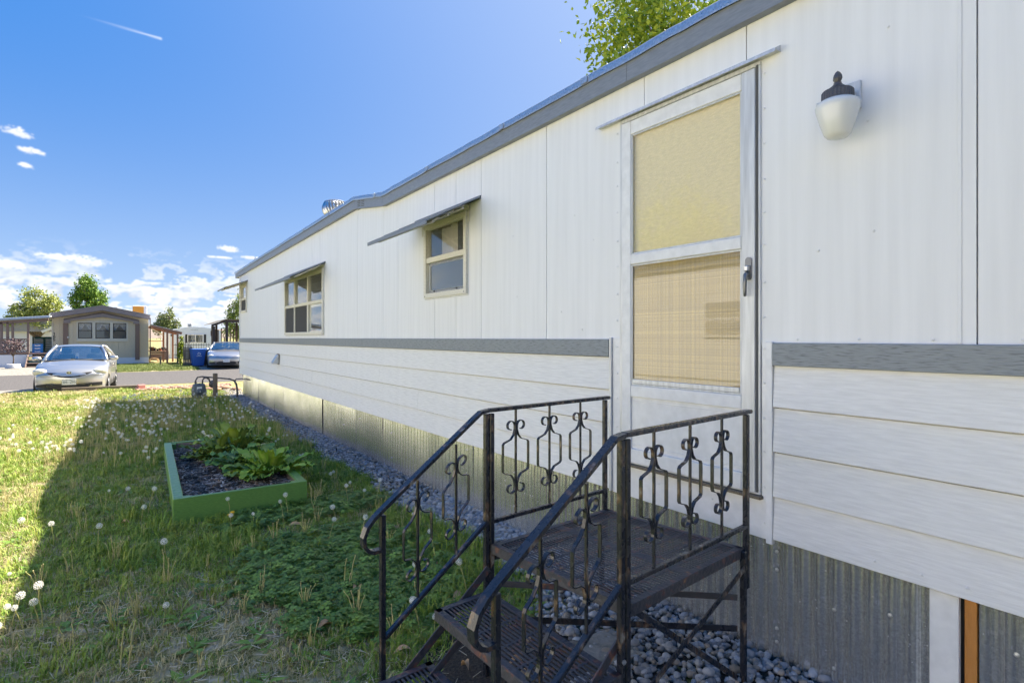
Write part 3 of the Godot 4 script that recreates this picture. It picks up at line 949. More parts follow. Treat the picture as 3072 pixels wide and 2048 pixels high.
func corrugated(home: Node3D, s0: float, s1: float, x: float, pitch: float, ph: float, top: float) -> void:
	var s := st(true)
	var n := int(absf(s0 - s1) / pitch * 10.0)
	var dent := FastNoiseLite.new()
	dent.seed = int(ph * 1000)
	dent.frequency = 2.5
	var ys := [-0.03, 0.1, 0.22, 0.34, 0.46, top]
	var prev := []
	for i in n + 1:
		var v := lerpf(s0, s1, float(i) / n)
		var w := 0.0115 * tanh(1.5 * sin(v / pitch * TAU))
		var row := []
		for y in ys: row.append(Vector3(x + w + 0.004 * dent.get_noise_2d(v, y * 1.5) + 0.003 * sin(ph + y * 5.0), y, -v))
		if prev:
			for k in ys.size() - 1: quad_out(s, prev[k], row[k], row[k + 1], prev[k + 1], Vector3.LEFT)
		prev = row
	part(home, "skirting_sheet", done(s), M.galv)

func make_door(home: Node3D) -> void:
	# storm door in an aluminium frame
	var jamb := part(home, "door_frame", done(frame_ring(1.363, 2.221, 0.74, 2.70, 0.020, -0.012, 0.05)), M.alum)
	var bead := st()
	bx(bead, -0.016, -0.006, 0.75, 2.685, -1.383, -1.372, 0.002)
	part(jamb, "weather_strip", done(bead), M.gap)
	part(jamb, "drip_cap", slabmesh([Vector2(0.0, 0.03), Vector2(-0.045, 0.004), Vector2(-0.050, -0.012), Vector2(-0.046, -0.012), Vector2(-0.041, -0.002), Vector2(0.0, 0.0)], -2.384, -1.275), M.alum).position = Vector3(0, 2.705, 0)
	part(jamb, "sill", boxmesh(-0.030, 0.02, 0.722, 0.738, -2.225, -1.352, 0.003), M.rust_sill)
	var d := Node3D.new()
	d.name = "storm_door"
	home.add_child(d, true)
	var L := 2.200
	var R := 1.385
	var xa := -0.018
	var xb := 0.012
	part(d, "stile", boxmesh(xa, xb, 0.745, 2.675, -L, -L + 0.066, 0.003), M.white)
	part(d, "stile", boxmesh(xa, xb, 0.745, 2.675, -R - 0.068, -R, 0.003), M.alum)
	part(d, "top_rail", boxmesh(xa + 0.001, xb, 2.597, 2.674, -L + 0.067, -R - 0.069, 0.003), M.white)
	part(d, "middle_rail", boxmesh(xa - 0.002, xb, 1.862, 1.918, -L + 0.067, -R - 0.069, 0.004), M.white)
	part(d, "lock_rail", boxmesh(xa + 0.001, xb, 1.118, 1.182, -L + 0.067, -R - 0.069, 0.003), M.white)
	part(d, "bottom_rail", boxmesh(xa + 0.001, xb, 0.746, 0.825, -L + 0.067, -R - 0.069, 0.003), M.white)
	part(d, "kick_panel", boxmesh(-0.006, 0.008, 0.826, 1.117, -L + 0.067, -R - 0.069), M.white)
	var kb := st()
	bx(kb, -0.0085, -0.006, 0.846, 0.852, -L + 0.075, -R - 0.075, 0.001)
	bx(kb, -0.0085, -0.006, 1.094, 1.100, -L + 0.075, -R - 0.075, 0.001)
	part(d, "panel_bead", done(kb), M.white)
	part(d, "upper_pane", boxmesh(-0.005, -0.001, 1.919, 2.596, -L + 0.067, -R - 0.069), M.glass)
	part(d, "glazing_bead", done(frame_ring(R + 0.069, L - 0.067, 1.919, 2.596, 0.009, -0.012, -0.0055)), M.alum)
	part(d, "lower_pane", boxmesh(-0.005, -0.001, 1.183, 1.861, -L + 0.067, -R - 0.069), M.glass)
	part(d, "glazing_bead", done(frame_ring(R + 0.069, L - 0.067, 1.183, 1.861, 0.009, -0.012, -0.0055)), M.alum)
	part(d, "screen_track", boxmesh(-0.0145, -0.006, 1.193, 1.217, -L + 0.077, -R - 0.079, 0.002), M.alum)
	part(d, "insect_screen", boxmesh(0.004, 0.006, 1.183, 1.861, -L + 0.067, -R - 0.069), M.screen)
	part(d, "cloth", boxmesh(0.016, 0.020, 1.87, 2.64, -L + 0.03, -R - 0.03), M.cloth)
	part(d, "inner_door", boxmesh(0.046, 0.086, 0.74, 2.70, -2.20, -1.385), M.white)
	# push handle
	part(d, "handle_plate", done(rounded_plate(0.030, 0.105, 0.008)), M.handle).transform = Transform3D(Basis(Vector3.UP, -PI / 2), Vector3(-0.0185, 1.765, -1.413))
	part(d, "push_button", boxmesh(-0.046, -0.026, 1.752, 1.778, -1.424, -1.402, 0.004), M.galv2)
	var s := st(true)
	tube(s, [Vector3(-0.03, 1.745, -1.413), Vector3(-0.045, 1.735, -1.414), Vector3(-0.048, 1.70, -1.416), Vector3(-0.044, 1.66, -1.418), Vector3(-0.041, 1.638, -1.419)], [0.011, 0.0105, 0.009, 0.008, 0.006], 8)
	part(d, "handle", done(s), M.handle)

func rounded_plate(w: float, h: float, t: float) -> SurfaceTool:
	var pts := PackedVector2Array()
	for k in 20:
		var a := TAU * k / 20.0
		var r := w / 2
		pts.append(Vector2(cos(a) * r, sin(a) * r + signf(sin(a)) * (h / 2 - r)))
	var s := st()
	slab(s, pts, 0, t)
	return s

func make_lantern() -> void:
	var o := thing("wall_lantern", "unlit wall lamp with white glass globe and dark fluted cap beside the door", "wall lamp", "", Vector3(-0.125, 2.21, -0.985))
	part(o, "back_plate", boxmesh(0.112, 0.1245, 0.135, 0.245, -0.035, 0.035, 0.003), M.alum)
	part(o, "arm", boxmesh(0.04, 0.112, 0.165, 0.205, -0.018, 0.018, 0.003), M.alum)
	part(o, "globe", lathemesh([Vector2(0.0, 0.0), Vector2(0.022, 0.001), Vector2(0.036, 0.006), Vector2(0.046, 0.018), Vector2(0.062, 0.065), Vector2(0.074, 0.110), Vector2(0.0765, 0.124), Vector2(0.073, 0.135), Vector2(0.058, 0.145), Vector2(0.045, 0.147)], 40), M.opal)
	part(o, "cap", lathemesh([Vector2(0.048, 0.146), Vector2(0.056, 0.147), Vector2(0.055, 0.178), Vector2(0.050, 0.183)], 56, 0.05, false), M.pewter)
	part(o, "dome", lathemesh([Vector2(0.051, 0.182), Vector2(0.035, 0.190), Vector2(0.020, 0.202), Vector2(0.013, 0.210), Vector2(0.014, 0.213), Vector2(0.0, 0.214)], 28), M.pewter)
	part(o, "finial", lathemesh([Vector2(0.006, 0.212), Vector2(0.012, 0.218), Vector2(0.0175, 0.228), Vector2(0.016, 0.240), Vector2(0.009, 0.252), Vector2(0.0, 0.260)], 12, 0.14, false), M.pewter)

# ---------------------------------------------------------------- wrought iron steps at the door
func scroll_pts(c: Vector3, u: Vector3, v: Vector3, r: float, sg: float, up: float) -> Array:
	# curl that leaves the middle bar and winds outwards
	var pts := []
	for k in 15:
		var a := -PI * 0.5 + PI * 1.72 * k / 14.0
		var rr := r * (1.0 - 0.28 * k / 14.0)
		var ctr := c + u * sg * r * 1.05
		pts.append(ctr + u * (-sg) * cos(a + PI * 0.5 - PI * 0.5) * 0.0 + u * (-sg) * sin(a + PI) * 0.0 + (u * (-sg) * cos(PI * 1.72 * k / 14.0) * rr + v * up * sin(PI * 1.72 * k / 14.0) * rr))
	return pts

# ornament: middle rod with a cage of two bent straps; slope shears it along a raking rail
func baluster(parent: Node, foot: Vector3, head: Vector3, u: Vector3, slope: float, mid0: float, mid1: float, half: float) -> void:
	var o := Node3D.new()
	o.name = "baluster"
	parent.add_child(o, true)
	var s := st()
	bar(s, foot, head, 0.009, 0.009, 0.001, u)
	part(o, "rod", done(s), M.iron)
	var n := u.cross(Vector3.UP).normalized()
	var L := head.y - foot.y
	var base := foot
	var at := func(a: float, b: float) -> Vector3: return base + u * a + Vector3.UP * (b + slope * a)
	for sg in [-1.0, 1.0]:
		var pts := []
		var r := 0.0235
		var yt := L * mid1
		var yb := L * mid0
		# top curl from its tip to the rod
		for k in 13:
			var a := PI * 1.55 * (12 - k) / 12.0
			var rr := r * (1.0 - 0.30 * (12 - k) / 12.0)
			pts.append(at.call(sg * (0.006 + r - cos(a) * rr), yt + sin(a) * rr))
		pts.append(at.call(sg * 0.006, yt - 0.018))
		pts.append(at.call(sg * 0.014, yt - 0.042))
		pts.append(at.call(sg * 0.030, yt - 0.060))
		pts.append(at.call(sg * (half - 0.006), yt - 0.072))
		pts.append(at.call(sg * half, yt - 0.080))
		pts.append(at.call(sg * half, (yt + yb) / 2))
		pts.append(at.call(sg * half, yb + 0.080))
		pts.append(at.call(sg * (half - 0.006), yb + 0.072))
		pts.append(at.call(sg * 0.030, yb + 0.060))
		pts.append(at.call(sg * 0.014, yb + 0.042))
		pts.append(at.call(sg * 0.006, yb + 0.018))
		for k in 13:
			var a := PI * 1.55 * k / 12.0
			var rr := r * (1.0 - 0.30 * k / 12.0)
			pts.append(at.call(sg * (0.006 + r - cos(a) * rr), yb - sin(a) * rr))
		var s2 := st()
		strap(s2, pts, n, 0.0135, 0.0036)
		part(o, "scroll", done(s2), M.iron)

func grating(parent: Node, called: String, A: Vector3, B: Vector3, C: Vector3, D: Vector3, along_n: int, cross_n: int, bands: Array) -> void:
	# A-B front edge, D-C back edge; thin bars run from edge A-D side to B-C side
	var o := Node3D.new()
	o.name = called
	parent.add_child(o, true)
	var s := st()
	var P := func(u: float, v: float) -> Vector3: return A.lerp(B, u).lerp(D.lerp(C, u), v)
	for i in along_n:
		var v := (i + 0.5) / along_n
		var skip := false
		for b in bands:
			if absf(v - b) < 0.028: skip = true
		if skip: continue
		bar(s, P.call(0.03, v), P.call(0.97, v), 0.0085, 0.0022)
	part(o, "bars", done(s), M.rusty).set_meta("kind", "stuff")
	s = st()
	for i in cross_n:
		var u := (i + 1.0) / (cross_n + 1)
		bar(s, P.call(u, 0.02) - Vector3.UP * 0.001, P.call(u, 0.98) - Vector3.UP * 0.001, 0.010, 0.004)
	part(o, "cross_bars", done(s), M.rusty).set_meta("kind", "stuff")
	for b in bands:
		part(o, "solid_band", barmesh(P.call(0.01, b), P.call(0.99, b), 0.045, 0.0045), M.rusty)
	for e in [[A, B, 0.0], [D, C, 0.0], [A, D, 0.0], [B, C, 0.0]]:
		var mid: Vector3 = (A + B + C + D) / 4
		var inward: Vector3 = (mid - (e[0] + e[1]) / 2)
		var dir: Vector3 = (e[1] - e[0]).normalized()
		inward = (inward - dir * inward.dot(dir)).normalized()
		var s2 := st()
		bar(s2, e[0] + inward * 0.014 + Vector3.UP * 0.002, e[1] + inward * 0.014 + Vector3.UP * 0.002, 0.028, 0.004, 0.001)
		bar(s2, e[0] + inward * 0.002 - Vector3.UP * 0.018, e[1] + inward * 0.002 - Vector3.UP * 0.018, 0.004, 0.036, 0.001)
		part(o, "edge_angle", done(s2), M.rusty)

func make_steps() -> void:
	var o := thing("entry_steps", "black wrought iron entry steps with scrolled railings and rusty grated treads at the door", "steps")
	# corners (x, z) of the railing posts
	var BR := Vector3(-0.222, 0, -1.303)
	var BL := Vector3(-0.322, 0, -2.030)
	var FR := Vector3(-1.045, 0, -1.222)
	var FL := Vector3(-1.078, 0, -1.967)
	var rail_y := 1.135
	var low_y := 0.660
	var deck := 0.567
	var LR := Vector3(-1.570, 0, -1.172)
	var LL := Vector3(-1.572, 0, -1.928)
	var U := Vector3.UP
	# landing and two treads
	grating(o, "landing", Vector3(-1.005, deck, -1.238), Vector3(-1.078, deck, -1.948), Vector3(-0.325, deck, -2.012), Vector3(-0.232, deck, -1.306), 44, 7, [0.5])
	grating(o, "tread", Vector3(-1.345, 0.385, -1.178), Vector3(-1.365, 0.385, -1.915), Vector3(-1.100, 0.385, -1.935), Vector3(-1.072, 0.385, -1.205), 15, 5, [])
	grating(o, "tread", Vector3(-1.640, 0.190, -1.170), Vector3(-1.650, 0.190, -1.905), Vector3(-1.380, 0.190, -1.920), Vector3(-1.365, 0.190, -1.180), 15, 5, [])
	# posts: paired angle irons at the landing, square bars at the foot
	for p in [[FR, rail_y - 0.01, 0.0], [FL, rail_y - 0.01, 0.0]]:
		var c: Vector3 = p[0]
		for k in 2:
			var s := st()
			var off := 0.0125 * (1 if k == 0 else -1)
			bar(s, c + Vector3(off, 0.30 if k == 0 else 0.0, 0), c + Vector3(off, p[1], 0), 0.022, 0.022, 0.003, Vector3.RIGHT)
			part(o, "post", done(s), M.iron)
	for p in [[BR, 0.40], [BL, 0.40]]:
		part(o, "post", barmesh(p[0] + U * p[1], p[0] + U * (rail_y - 0.008), 0.022, 0.022, 0.003, Vector3.RIGHT), M.iron)
		var leg: Vector3 = p[0] + Vector3(-0.026, 0, 0.004)
		part(o, "leg", barmesh(leg, leg + U * (deck - 0.004), 0.022, 0.022, 0.003, Vector3.RIGHT), M.iron)
	for p in [LR, LL]:
		part(o, "post", barmesh(p, p + U * 0.795, 0.021, 0.021, 0.003, Vector3.RIGHT), M.iron)
	# handrails: level part, then raking part that curls back to the lower post
	for side in [[BR, FR, LR], [BL, FL, LL]]:
		var b: Vector3 = side[0]
		var f: Vector3 = side[1]
		var l: Vector3 = side[2]
		var v := (f - b).normalized()
		var n := v.cross(U).normalized()
		var pts := [b - v * 0.03 + U * (rail_y + 0.004), b.lerp(f, 0.5) + U * (rail_y + 0.004), f + U * (rail_y + 0.004), f + v * 0.045 + U * (rail_y - 0.002), f + v * 0.075 + U * (rail_y - 0.022)]
		var s := st()
		bar(s, pts[0], pts[2], 0.030, 0.016, 0.003)
		part(o, "top_rail", done(s), M.iron)
		s = st()
		var q := l + U * 0.815
		var rake := [pts[2] + v * 0.002, pts[3], pts[4], pts[4].lerp(q, 0.5), q, q + v * 0.035 + U * -0.026, q + v * 0.062 + U * -0.055, q + v * 0.076 + U * -0.088, q + v * 0.074 + U * -0.118, q + v * 0.058 + U * -0.140, q + v * 0.036 + U * -0.149, q + v * 0.008 + U * -0.148]
		strap(s, rake, n, 0.030, 0.013)
		part(o, "hand_rail", done(s), M.iron)
		# bottom rails
		part(o, "bottom_rail", barmesh(b + U * low_y, f + U * low_y, 0.020, 0.018, 0.003), M.iron)
		part(o, "raking_rail", barmesh(f + U * 0.665 + v * 0.012, l + U * 0.335 - v * 0.008, 0.020, 0.018, 0.003), M.iron)
		# three balusters on the level part, two on the rake
		for k in 3:
			var c := f.lerp(b, [0.2, 0.475, 0.755][k])
			baluster(o, c + U * (low_y + 0.009), c + U * (rail_y - 0.004), v, 0.0, 0.245, 0.845, 0.074)
		for k in 2:
			var t: float = [0.34, 0.70][k]
			var yb := lerpf(0.665, 0.335, t) + 0.012
			var yt := lerpf(rail_y, 0.815, t) - 0.012
			var c := f.lerp(l, t)
			baluster(o, c + U * yb, c + U * yt, v, -0.42, 0.235, 0.815, 0.062)
	# stringers, cross bars, braces
	var z_of := func(p: Vector3, y: float) -> Vector3: return Vector3(p.x, y, p.z)
	part(o, "stringer", barmesh(z_of.call(FL, 0.47) + Vector3(-0.01, 0, 0.014), z_of.call(LL, 0.11) + Vector3(0.0, 0, 0.014), 0.006, 0.034, 0.001), M.rusty)
	part(o, "stringer", barmesh(z_of.call(FR, 0.47) + Vector3(-0.01, 0, -0.014), z_of.call(LR, 0.11) + Vector3(0.0, 0, -0.014), 0.006, 0.034, 0.001), M.rusty)
	part(o, "stringer", barmesh(Vector3(-1.16, 0.36, -1.86), Vector3(-1.52, 0.10, -1.84), 0.006, 0.030, 0.001), M.rusty)
	part(o, "cross_bar", barmesh(z_of.call(FL, 0.33), z_of.call(FR, 0.33), 0.006, 0.032, 0.001), M.rusty)
	part(o, "cross_bar", barmesh(z_of.call(LL, 0.165), z_of.call(LR, 0.165), 0.006, 0.030, 0.001), M.rusty)
	var blg := BR + Vector3(-0.026, 0, 0.004)
	var brl := BL + Vector3(-0.026, 0, 0.004)
	part(o, "brace", barmesh(z_of.call(blg, 0.505) + Vector3(0, 0, 0.014), z_of.call(FR, 0.245) + Vector3(0, 0, 0.014), 0.005, 0.024, 0.001), M.iron)
	part(o, "brace", barmesh(z_of.call(FR, 0.60) + Vector3(0.0, 0, -0.016), z_of.call(blg, 0.02) + Vector3(0, 0, -0.016), 0.005, 0.022, 0.001), M.iron)
	part(o, "brace", barmesh(z_of.call(blg, 0.365) + Vector3(-0.012, 0, -0.02), z_of.call(FL, 0.40), 0.005, 0.026, 0.001), M.rusty)
	part(o, "brace", barmesh(z_of.call(blg, 0.235) + Vector3(-0.012, 0, -0.02), z_of.call(FL, 0.25), 0.005, 0.026, 0.001), M.iron)
	part(o, "brace", barmesh(z_of.call(FL, 0.50) + Vector3(0, 0, -0.014), z_of.call(brl, 0.45) + Vector3(0, 0, -0.014), 0.005, 0.026, 0.001), M.iron)
	# concrete pads would be buried; bolts on the bracket
	var s := st()
	for y in [0.14, 0.22, 0.30, 0.42]:
		lathe(s, [Vector2(0.008, 0.0), Vector2(0.008, 0.005), Vector2(0.0, 0.006)], 6, Transform3D(Basis(Vector3.RIGHT, PI / 2), FR + Vector3(-0.012, y, 0.011)))
	part(o, "bolts", done(s), M.screw).set_meta("kind", "stuff")

# ---------------------------------------------------------------- raised bed and its plants
func make_bed() -> void:
	var o := thing("raised_bed", "green painted wooden raised garden bed with mulch in the lawn", "planter", "", Vector3(-1.515, 0, -6.28), deg_to_rad(-1.6))
	var hw := 0.475
	var hl := 1.32
	var top := 0.205
	# sides run between the ends; each is a broad board with a cap strip
	for sx in [-1.0, 1.0]:
		var b := part(o, "side_board", boxmesh(sx * hw - 0.018, sx * hw + 0.018, -0.03, top - 0.022, -hl, hl, 0.003), M.bed)
		part(b, "cap", boxmesh(sx * (hw - 0.014) - 0.036, sx * (hw - 0.014) + 0.036, top - 0.0215, top, -hl, hl, 0.004), M.bed)
	for sz in [-1.0, 1.0]:
		part(o, "end_board", boxmesh(-hw - 0.022, hw + 0.022, -0.03, top + 0.001, sz * (hl + 0.019) - 0.018, sz * (hl + 0.019) + 0.018, 0.004), M.bed)
	for sx in [-1.0, 1.0]:
		for sz in [-1.0, 1.0]:
			part(o, "corner_post", boxmesh(sx * (hw - 0.066) - 0.03, sx * (hw - 0.066) + 0.03, 0.0, top - 0.006, sz * (hl - 0.034) - 0.032, sz * (hl - 0.034) + 0.032, 0.004), M.bed)
		part(o, "liner_board", boxmesh(sx * (hw - 0.029) - 0.009, sx * (hw - 0.029) + 0.009, 0.0, top - 0.03, -hl + 0.07, hl - 0.07, 0.002), M.rawwood)
	for sz in [-1.0, 1.0]:
		part(o, "liner_board", boxmesh(-hw + 0.1, hw - 0.1, 0.0, top - 0.012, sz * (hl - 0.012) - 0.008, sz * (hl - 0.012) + 0.008, 0.002), M.rawwood)
	# soil with gentle lumps
	var s := st(true)
	var n := FastNoiseLite.new()
	n.seed = 4
	n.frequency = 3.0
	var soil_y := func(x: float, z: float) -> float: return 0.125 + 0.05 * n.get_noise_2d(x, z) + 0.022 * n.get_noise_2d(x * 4.0, z * 4.0)
	for i in 24:
		for k in 64:
			var xs := [lerpf(-hw + 0.02, hw - 0.02, i / 24.0), lerpf(-hw + 0.02, hw - 0.02, (i + 1) / 24.0)]
			var zs := [lerpf(-hl, hl, k / 64.0), lerpf(-hl, hl, (k + 1) / 64.0)]
			quad_out(s, Vector3(xs[0], soil_y.call(xs[0], zs[0]), zs[0]), Vector3(xs[1], soil_y.call(xs[1], zs[0]), zs[0]), Vector3(xs[1], soil_y.call(xs[1], zs[1]), zs[1]), Vector3(xs[0], soil_y.call(xs[0], zs[1]), zs[1]), Vector3.UP)
	part(o, "soil", done(s), M.dirt)
	# shredded mulch and dead leaf bits
	rng.seed = 404
	var cs := st()
	box(cs, Transform3D(), Vector3(0.006, 0.0025, 0.034))
	var mm := copies(done(cs), 6500)
	for i in 6500:
		var x := rng.randf_range(-hw + 0.05, hw - 0.05)
		var z := rng.randf_range(-hl + 0.04, hl - 0.04)
		var b := Basis(Vector3.UP, rng.randf() * TAU) * Basis(Vector3.RIGHT, rng.randf_range(-0.5, 0.5))
		b = b.scaled(Vector3(rng.randf_range(0.6, 2.0), 1, rng.randf_range(0.5, 1.5)))
		mm.set_instance_transform(i, Transform3D(b, Vector3(x, soil_y.call(x, z) + rng.randf_range(0.0, 0.012), z)))
		var g := rng.randf()
		var c := Color(0.08, 0.06, 0.05).lerp(Color(0.42, 0.38, 0.36), g * g)
		if rng.randf() < 0.10: c = Color(0.58, 0.55, 0.52)
		if rng.randf() < 0.06: c = Color(0.34, 0.20, 0.10)
		mm.set_instance_color(i, c)
	var mi := MultiMeshInstance3D.new()
	mi.name = "mulch"
	mi.multimesh = mm
	mi.material_override = M.tint
	mi.set_meta("kind", "stuff")
	o.add_child(mi)
	# the two leafy plants
	leafy_plant("chard_plant", "leafy green plant with dark red stems in the near right of the green bed", Vector3(-1.215, 0.12, -5.62), 62, 0.37, 0.42, Color(0.16, 0.32, 0.03), Color(0.42, 0.54, 0.06), true, 900)
	leafy_plant("chard_plant", "bushy green leafy plant behind the red-stemmed one in the green bed", Vector3(-1.30, 0.12, -6.12), 46, 0.34, 0.44, Color(0.09, 0.22, 0.05), Color(0.22, 0.37, 0.08), false, 901)
	leafy_plant("horseradish_plant", "tall yellow-green leafy plant at the far end of the green bed", Vector3(-1.33, 0.12, -6.85), 50, 0.30, 0.62, Color(0.17, 0.27, 0.02), Color(0.36, 0.42, 0.05), false, 902)
	leafy_plant("horseradish_plant", "low yellow-green leafy plant left of the tall one in the green bed", Vector3(-1.53, 0.12, -6.75), 34, 0.28, 0.42, Color(0.13, 0.20, 0.02), Color(0.28, 0.32, 0.05), false, 903)

func copies(mesh: Mesh, count: int) -> MultiMesh:
	var mm := MultiMesh.new()
	mm.transform_format = MultiMesh.TRANSFORM_3D
	mm.use_colors = true
	mm.mesh = mesh
	mm.instance_count = count
	return mm

# one crinkled leaf: stem from base, blade arching out along dir
func big_leaf(base: Vector3, dir: Vector3, length: float, width: float, lift: float, droop: float, col: Color, stem: Color, sd: float) -> ArrayMesh:
	var s := st(true)
	var side := Vector3(-dir.z, 0, dir.x)
	var rows := []
	for i in 10:
		var t := i / 9.0
		var mid := base + dir * length * (0.12 + 0.88 * t) * (1.0 - 0.25 * lift) + Vector3.UP * (lift * length * (t * 1.15 - droop * t * t))
		var w := width * sin(clampf((t - 0.22) / 0.78, 0.0, 1.0) * PI * 0.86 + 0.12) if t > 0.2 else 0.006
		var row := []
		for k in 5:
			var u := (k - 2) / 2.0
			row.append(mid + side * u * w + Vector3.UP * (absf(u) * w * 0.35 + 0.018 * sin(t * 26.0 + sd + u * 5.0) * absf(u) * (1.0 if t > 0.2 else 0.0)))
		rows.append(row)
	for i in 9:
		for k in 4:
			var cc := stem if i < 2 else col.lerp(Color(0.38, 0.44, 0.12), 0.35 if k in [1, 2] and i < 7 else 0.0)
			s.set_color(cc)
			quad_out(s, rows[i][k], rows[i][k + 1], rows[i + 1][k + 1], rows[i + 1][k], Vector3.UP)
	return done(s)

func leafy_plant(called: String, label: String, at: Vector3, n: int, spread: float, tall: float, c0: Color, c1: Color, red: bool, sd: int) -> void:
	var o := thing(called, label, "plant", "", at)
	rng.seed = sd
	for i in n:
		var a := i * 2.39996 + rng.randf_range(-0.3, 0.3)
		var t := (i + 0.5) / n                       # 0 outer and low, 1 inner and upright
		var dir := Vector3(cos(a), 0, sin(a))
		var L := lerpf(spread * 1.15, tall, t) * rng.randf_range(0.8, 1.12)
		var lift := lerpf(0.25, 1.6, t * t) * rng.randf_range(0.85, 1.1)
		if t > 0.6: L *= 0.62
		var c := c0.lerp(c1, rng.randf())
		if rng.randf() < 0.25: c = c.lerp(Color(0.05, 0.12, 0.05), 0.6)
		var m := big_leaf(dir * 0.02 * (1.0 - t), dir, L, minf(L * rng.randf_range(0.15, 0.22), 0.062), lift, rng.randf_range(0.35, 0.75), c, Color(0.10, 0.012, 0.02) if red else c0, rng.randf() * 6.0)
		part(o, "leaf", m, M.leaf)

# ---------------------------------------------------------------- lawn
var lawn_noise := FastNoiseLite.new()
func greenness(x: float, z: float) -> float:
	var g := 0.5 + 0.75 * lawn_noise.get_noise_2d(x * 1.0, z * 1.0) + 0.3 * lawn_noise.get_noise_2d(x * 4.0 + 40.0, z * 4.0)
	# worn dry patches in the foreground, lusher by the gravel and round the bed
	for p in [[-1.95, -3.0, 0.5, 0.55], [-2.5, -2.4, 0.4, 0.45], [-1.6, -2.35, 0.3, 0.5], [-2.2, -3.75, 0.3, 0.3], [-2.7, -3.4, 0.4, 0.3]]:
		var d: float = Vector2(x - p[0], z - p[1]).length() / p[2]
		g -= p[3] * maxf(0.0, 1.0 - d * d)
	g += 0.45 * smoothstep(-1.15, -0.55, x) + 0.25 * maxf(0.0, 1.0 - Vector2(x + 1.5, (z + 6.2) * 0.5).length() / 1.0)
	if z < -14.8: g -= 0.35
	if x < -3.0: g -= 0.22
	return g

func in_bed(x: float, z: float) -> bool:
	return absf(x + 1.515) < 0.52 and absf(z + 6.28) < 1.37

func on_gravel(x: float, z: float) -> bool:
	var edge := -0.36 + 0.05 * sin(z * 3.1) + 0.03 * sin(z * 9.0)
	if z > -2.5: edge = lerpf(edge, -1.05 + 0.06 * sin(z * 7.0), smoothstep(-2.5, -1.9, z))
	return x > edge

func bare(x: float, z: float) -> bool:
	return Vector2((x + 0.95) / 0.5, (z + 1.7) / 0.6).length() < 1.0

func blade_tuft(n: int, sd: int, h0: float, h1: float, spread: float, width: float, bend: float) -> ArrayMesh:
	rng.seed = sd
	var s := st(true)
	for i in n:
		var a := rng.randf() * TAU
		var r := sqrt(rng.randf()) * spread
		var p := Vector3(cos(a) * r, -0.004, sin(a) * r)
		var f := rng.randf() * TAU
		var d := Vector3(cos(f), 0, sin(f))
		var w := Vector3(-d.z, 0, d.x) * width * rng.randf_range(0.6, 1.2)
		var h := rng.randf_range(h0, h1)
		var k := bend * rng.randf_range(0.2, 1.3)
		var m := p + d * h * k * 0.35 + Vector3.UP * h * 0.62
		var t := p + d * h * k + Vector3.UP * h * (1.0 - 0.25 * k)
		tri(s, p - w, p + w, m + w * 0.75); tri(s, p - w, m + w * 0.75, m - w * 0.75)
		tri(s, m - w * 0.75, m + w * 0.75, t)
	return done(s)

func clover_mesh(sd: int) -> ArrayMesh:
	rng.seed = sd
	var s := st()
	for i in 9:
		var a := rng.randf() * TAU
		var c := Vector3(cos(a), 0, sin(a)) * sqrt(rng.randf()) * 0.045 + Vector3.UP * rng.randf_range(0.025, 0.06)
		var tilt := Basis(Vector3(rng.randf() - 0.5, 0, rng.randf() - 0.5).normalized(), rng.randf_range(0.0, 0.6)) * Basis(Vector3.UP, rng.randf() * TAU)
		for k in 3:
			var b := TAU * k / 3.0
			var d := tilt * Vector3(cos(b), 0, sin(b))
			var e := tilt * Vector3(-sin(b), 0, cos(b))
			var r := 0.013
			quad_out(s, c, c + d * r + e * r * 0.75, c + d * r * 1.7, c + d * r - e * r * 0.75, tilt * Vector3.UP)
	return done(s)

func put_copies(called: String, label: String, category: String, mesh: Mesh, m: Material, xf: Array, cols: Array) -> void:
	var mm := copies(mesh, xf.size())
	for i in xf.size():
		mm.set_instance_transform(i, xf[i])
		mm.set_instance_color(i, cols[i])
	var o := MultiMeshInstance3D.new()
	o.name = unique(called)
	o.multimesh = mm
	o.material_override = m
	add_child(o)
	tag(o, label, category, "", "stuff")

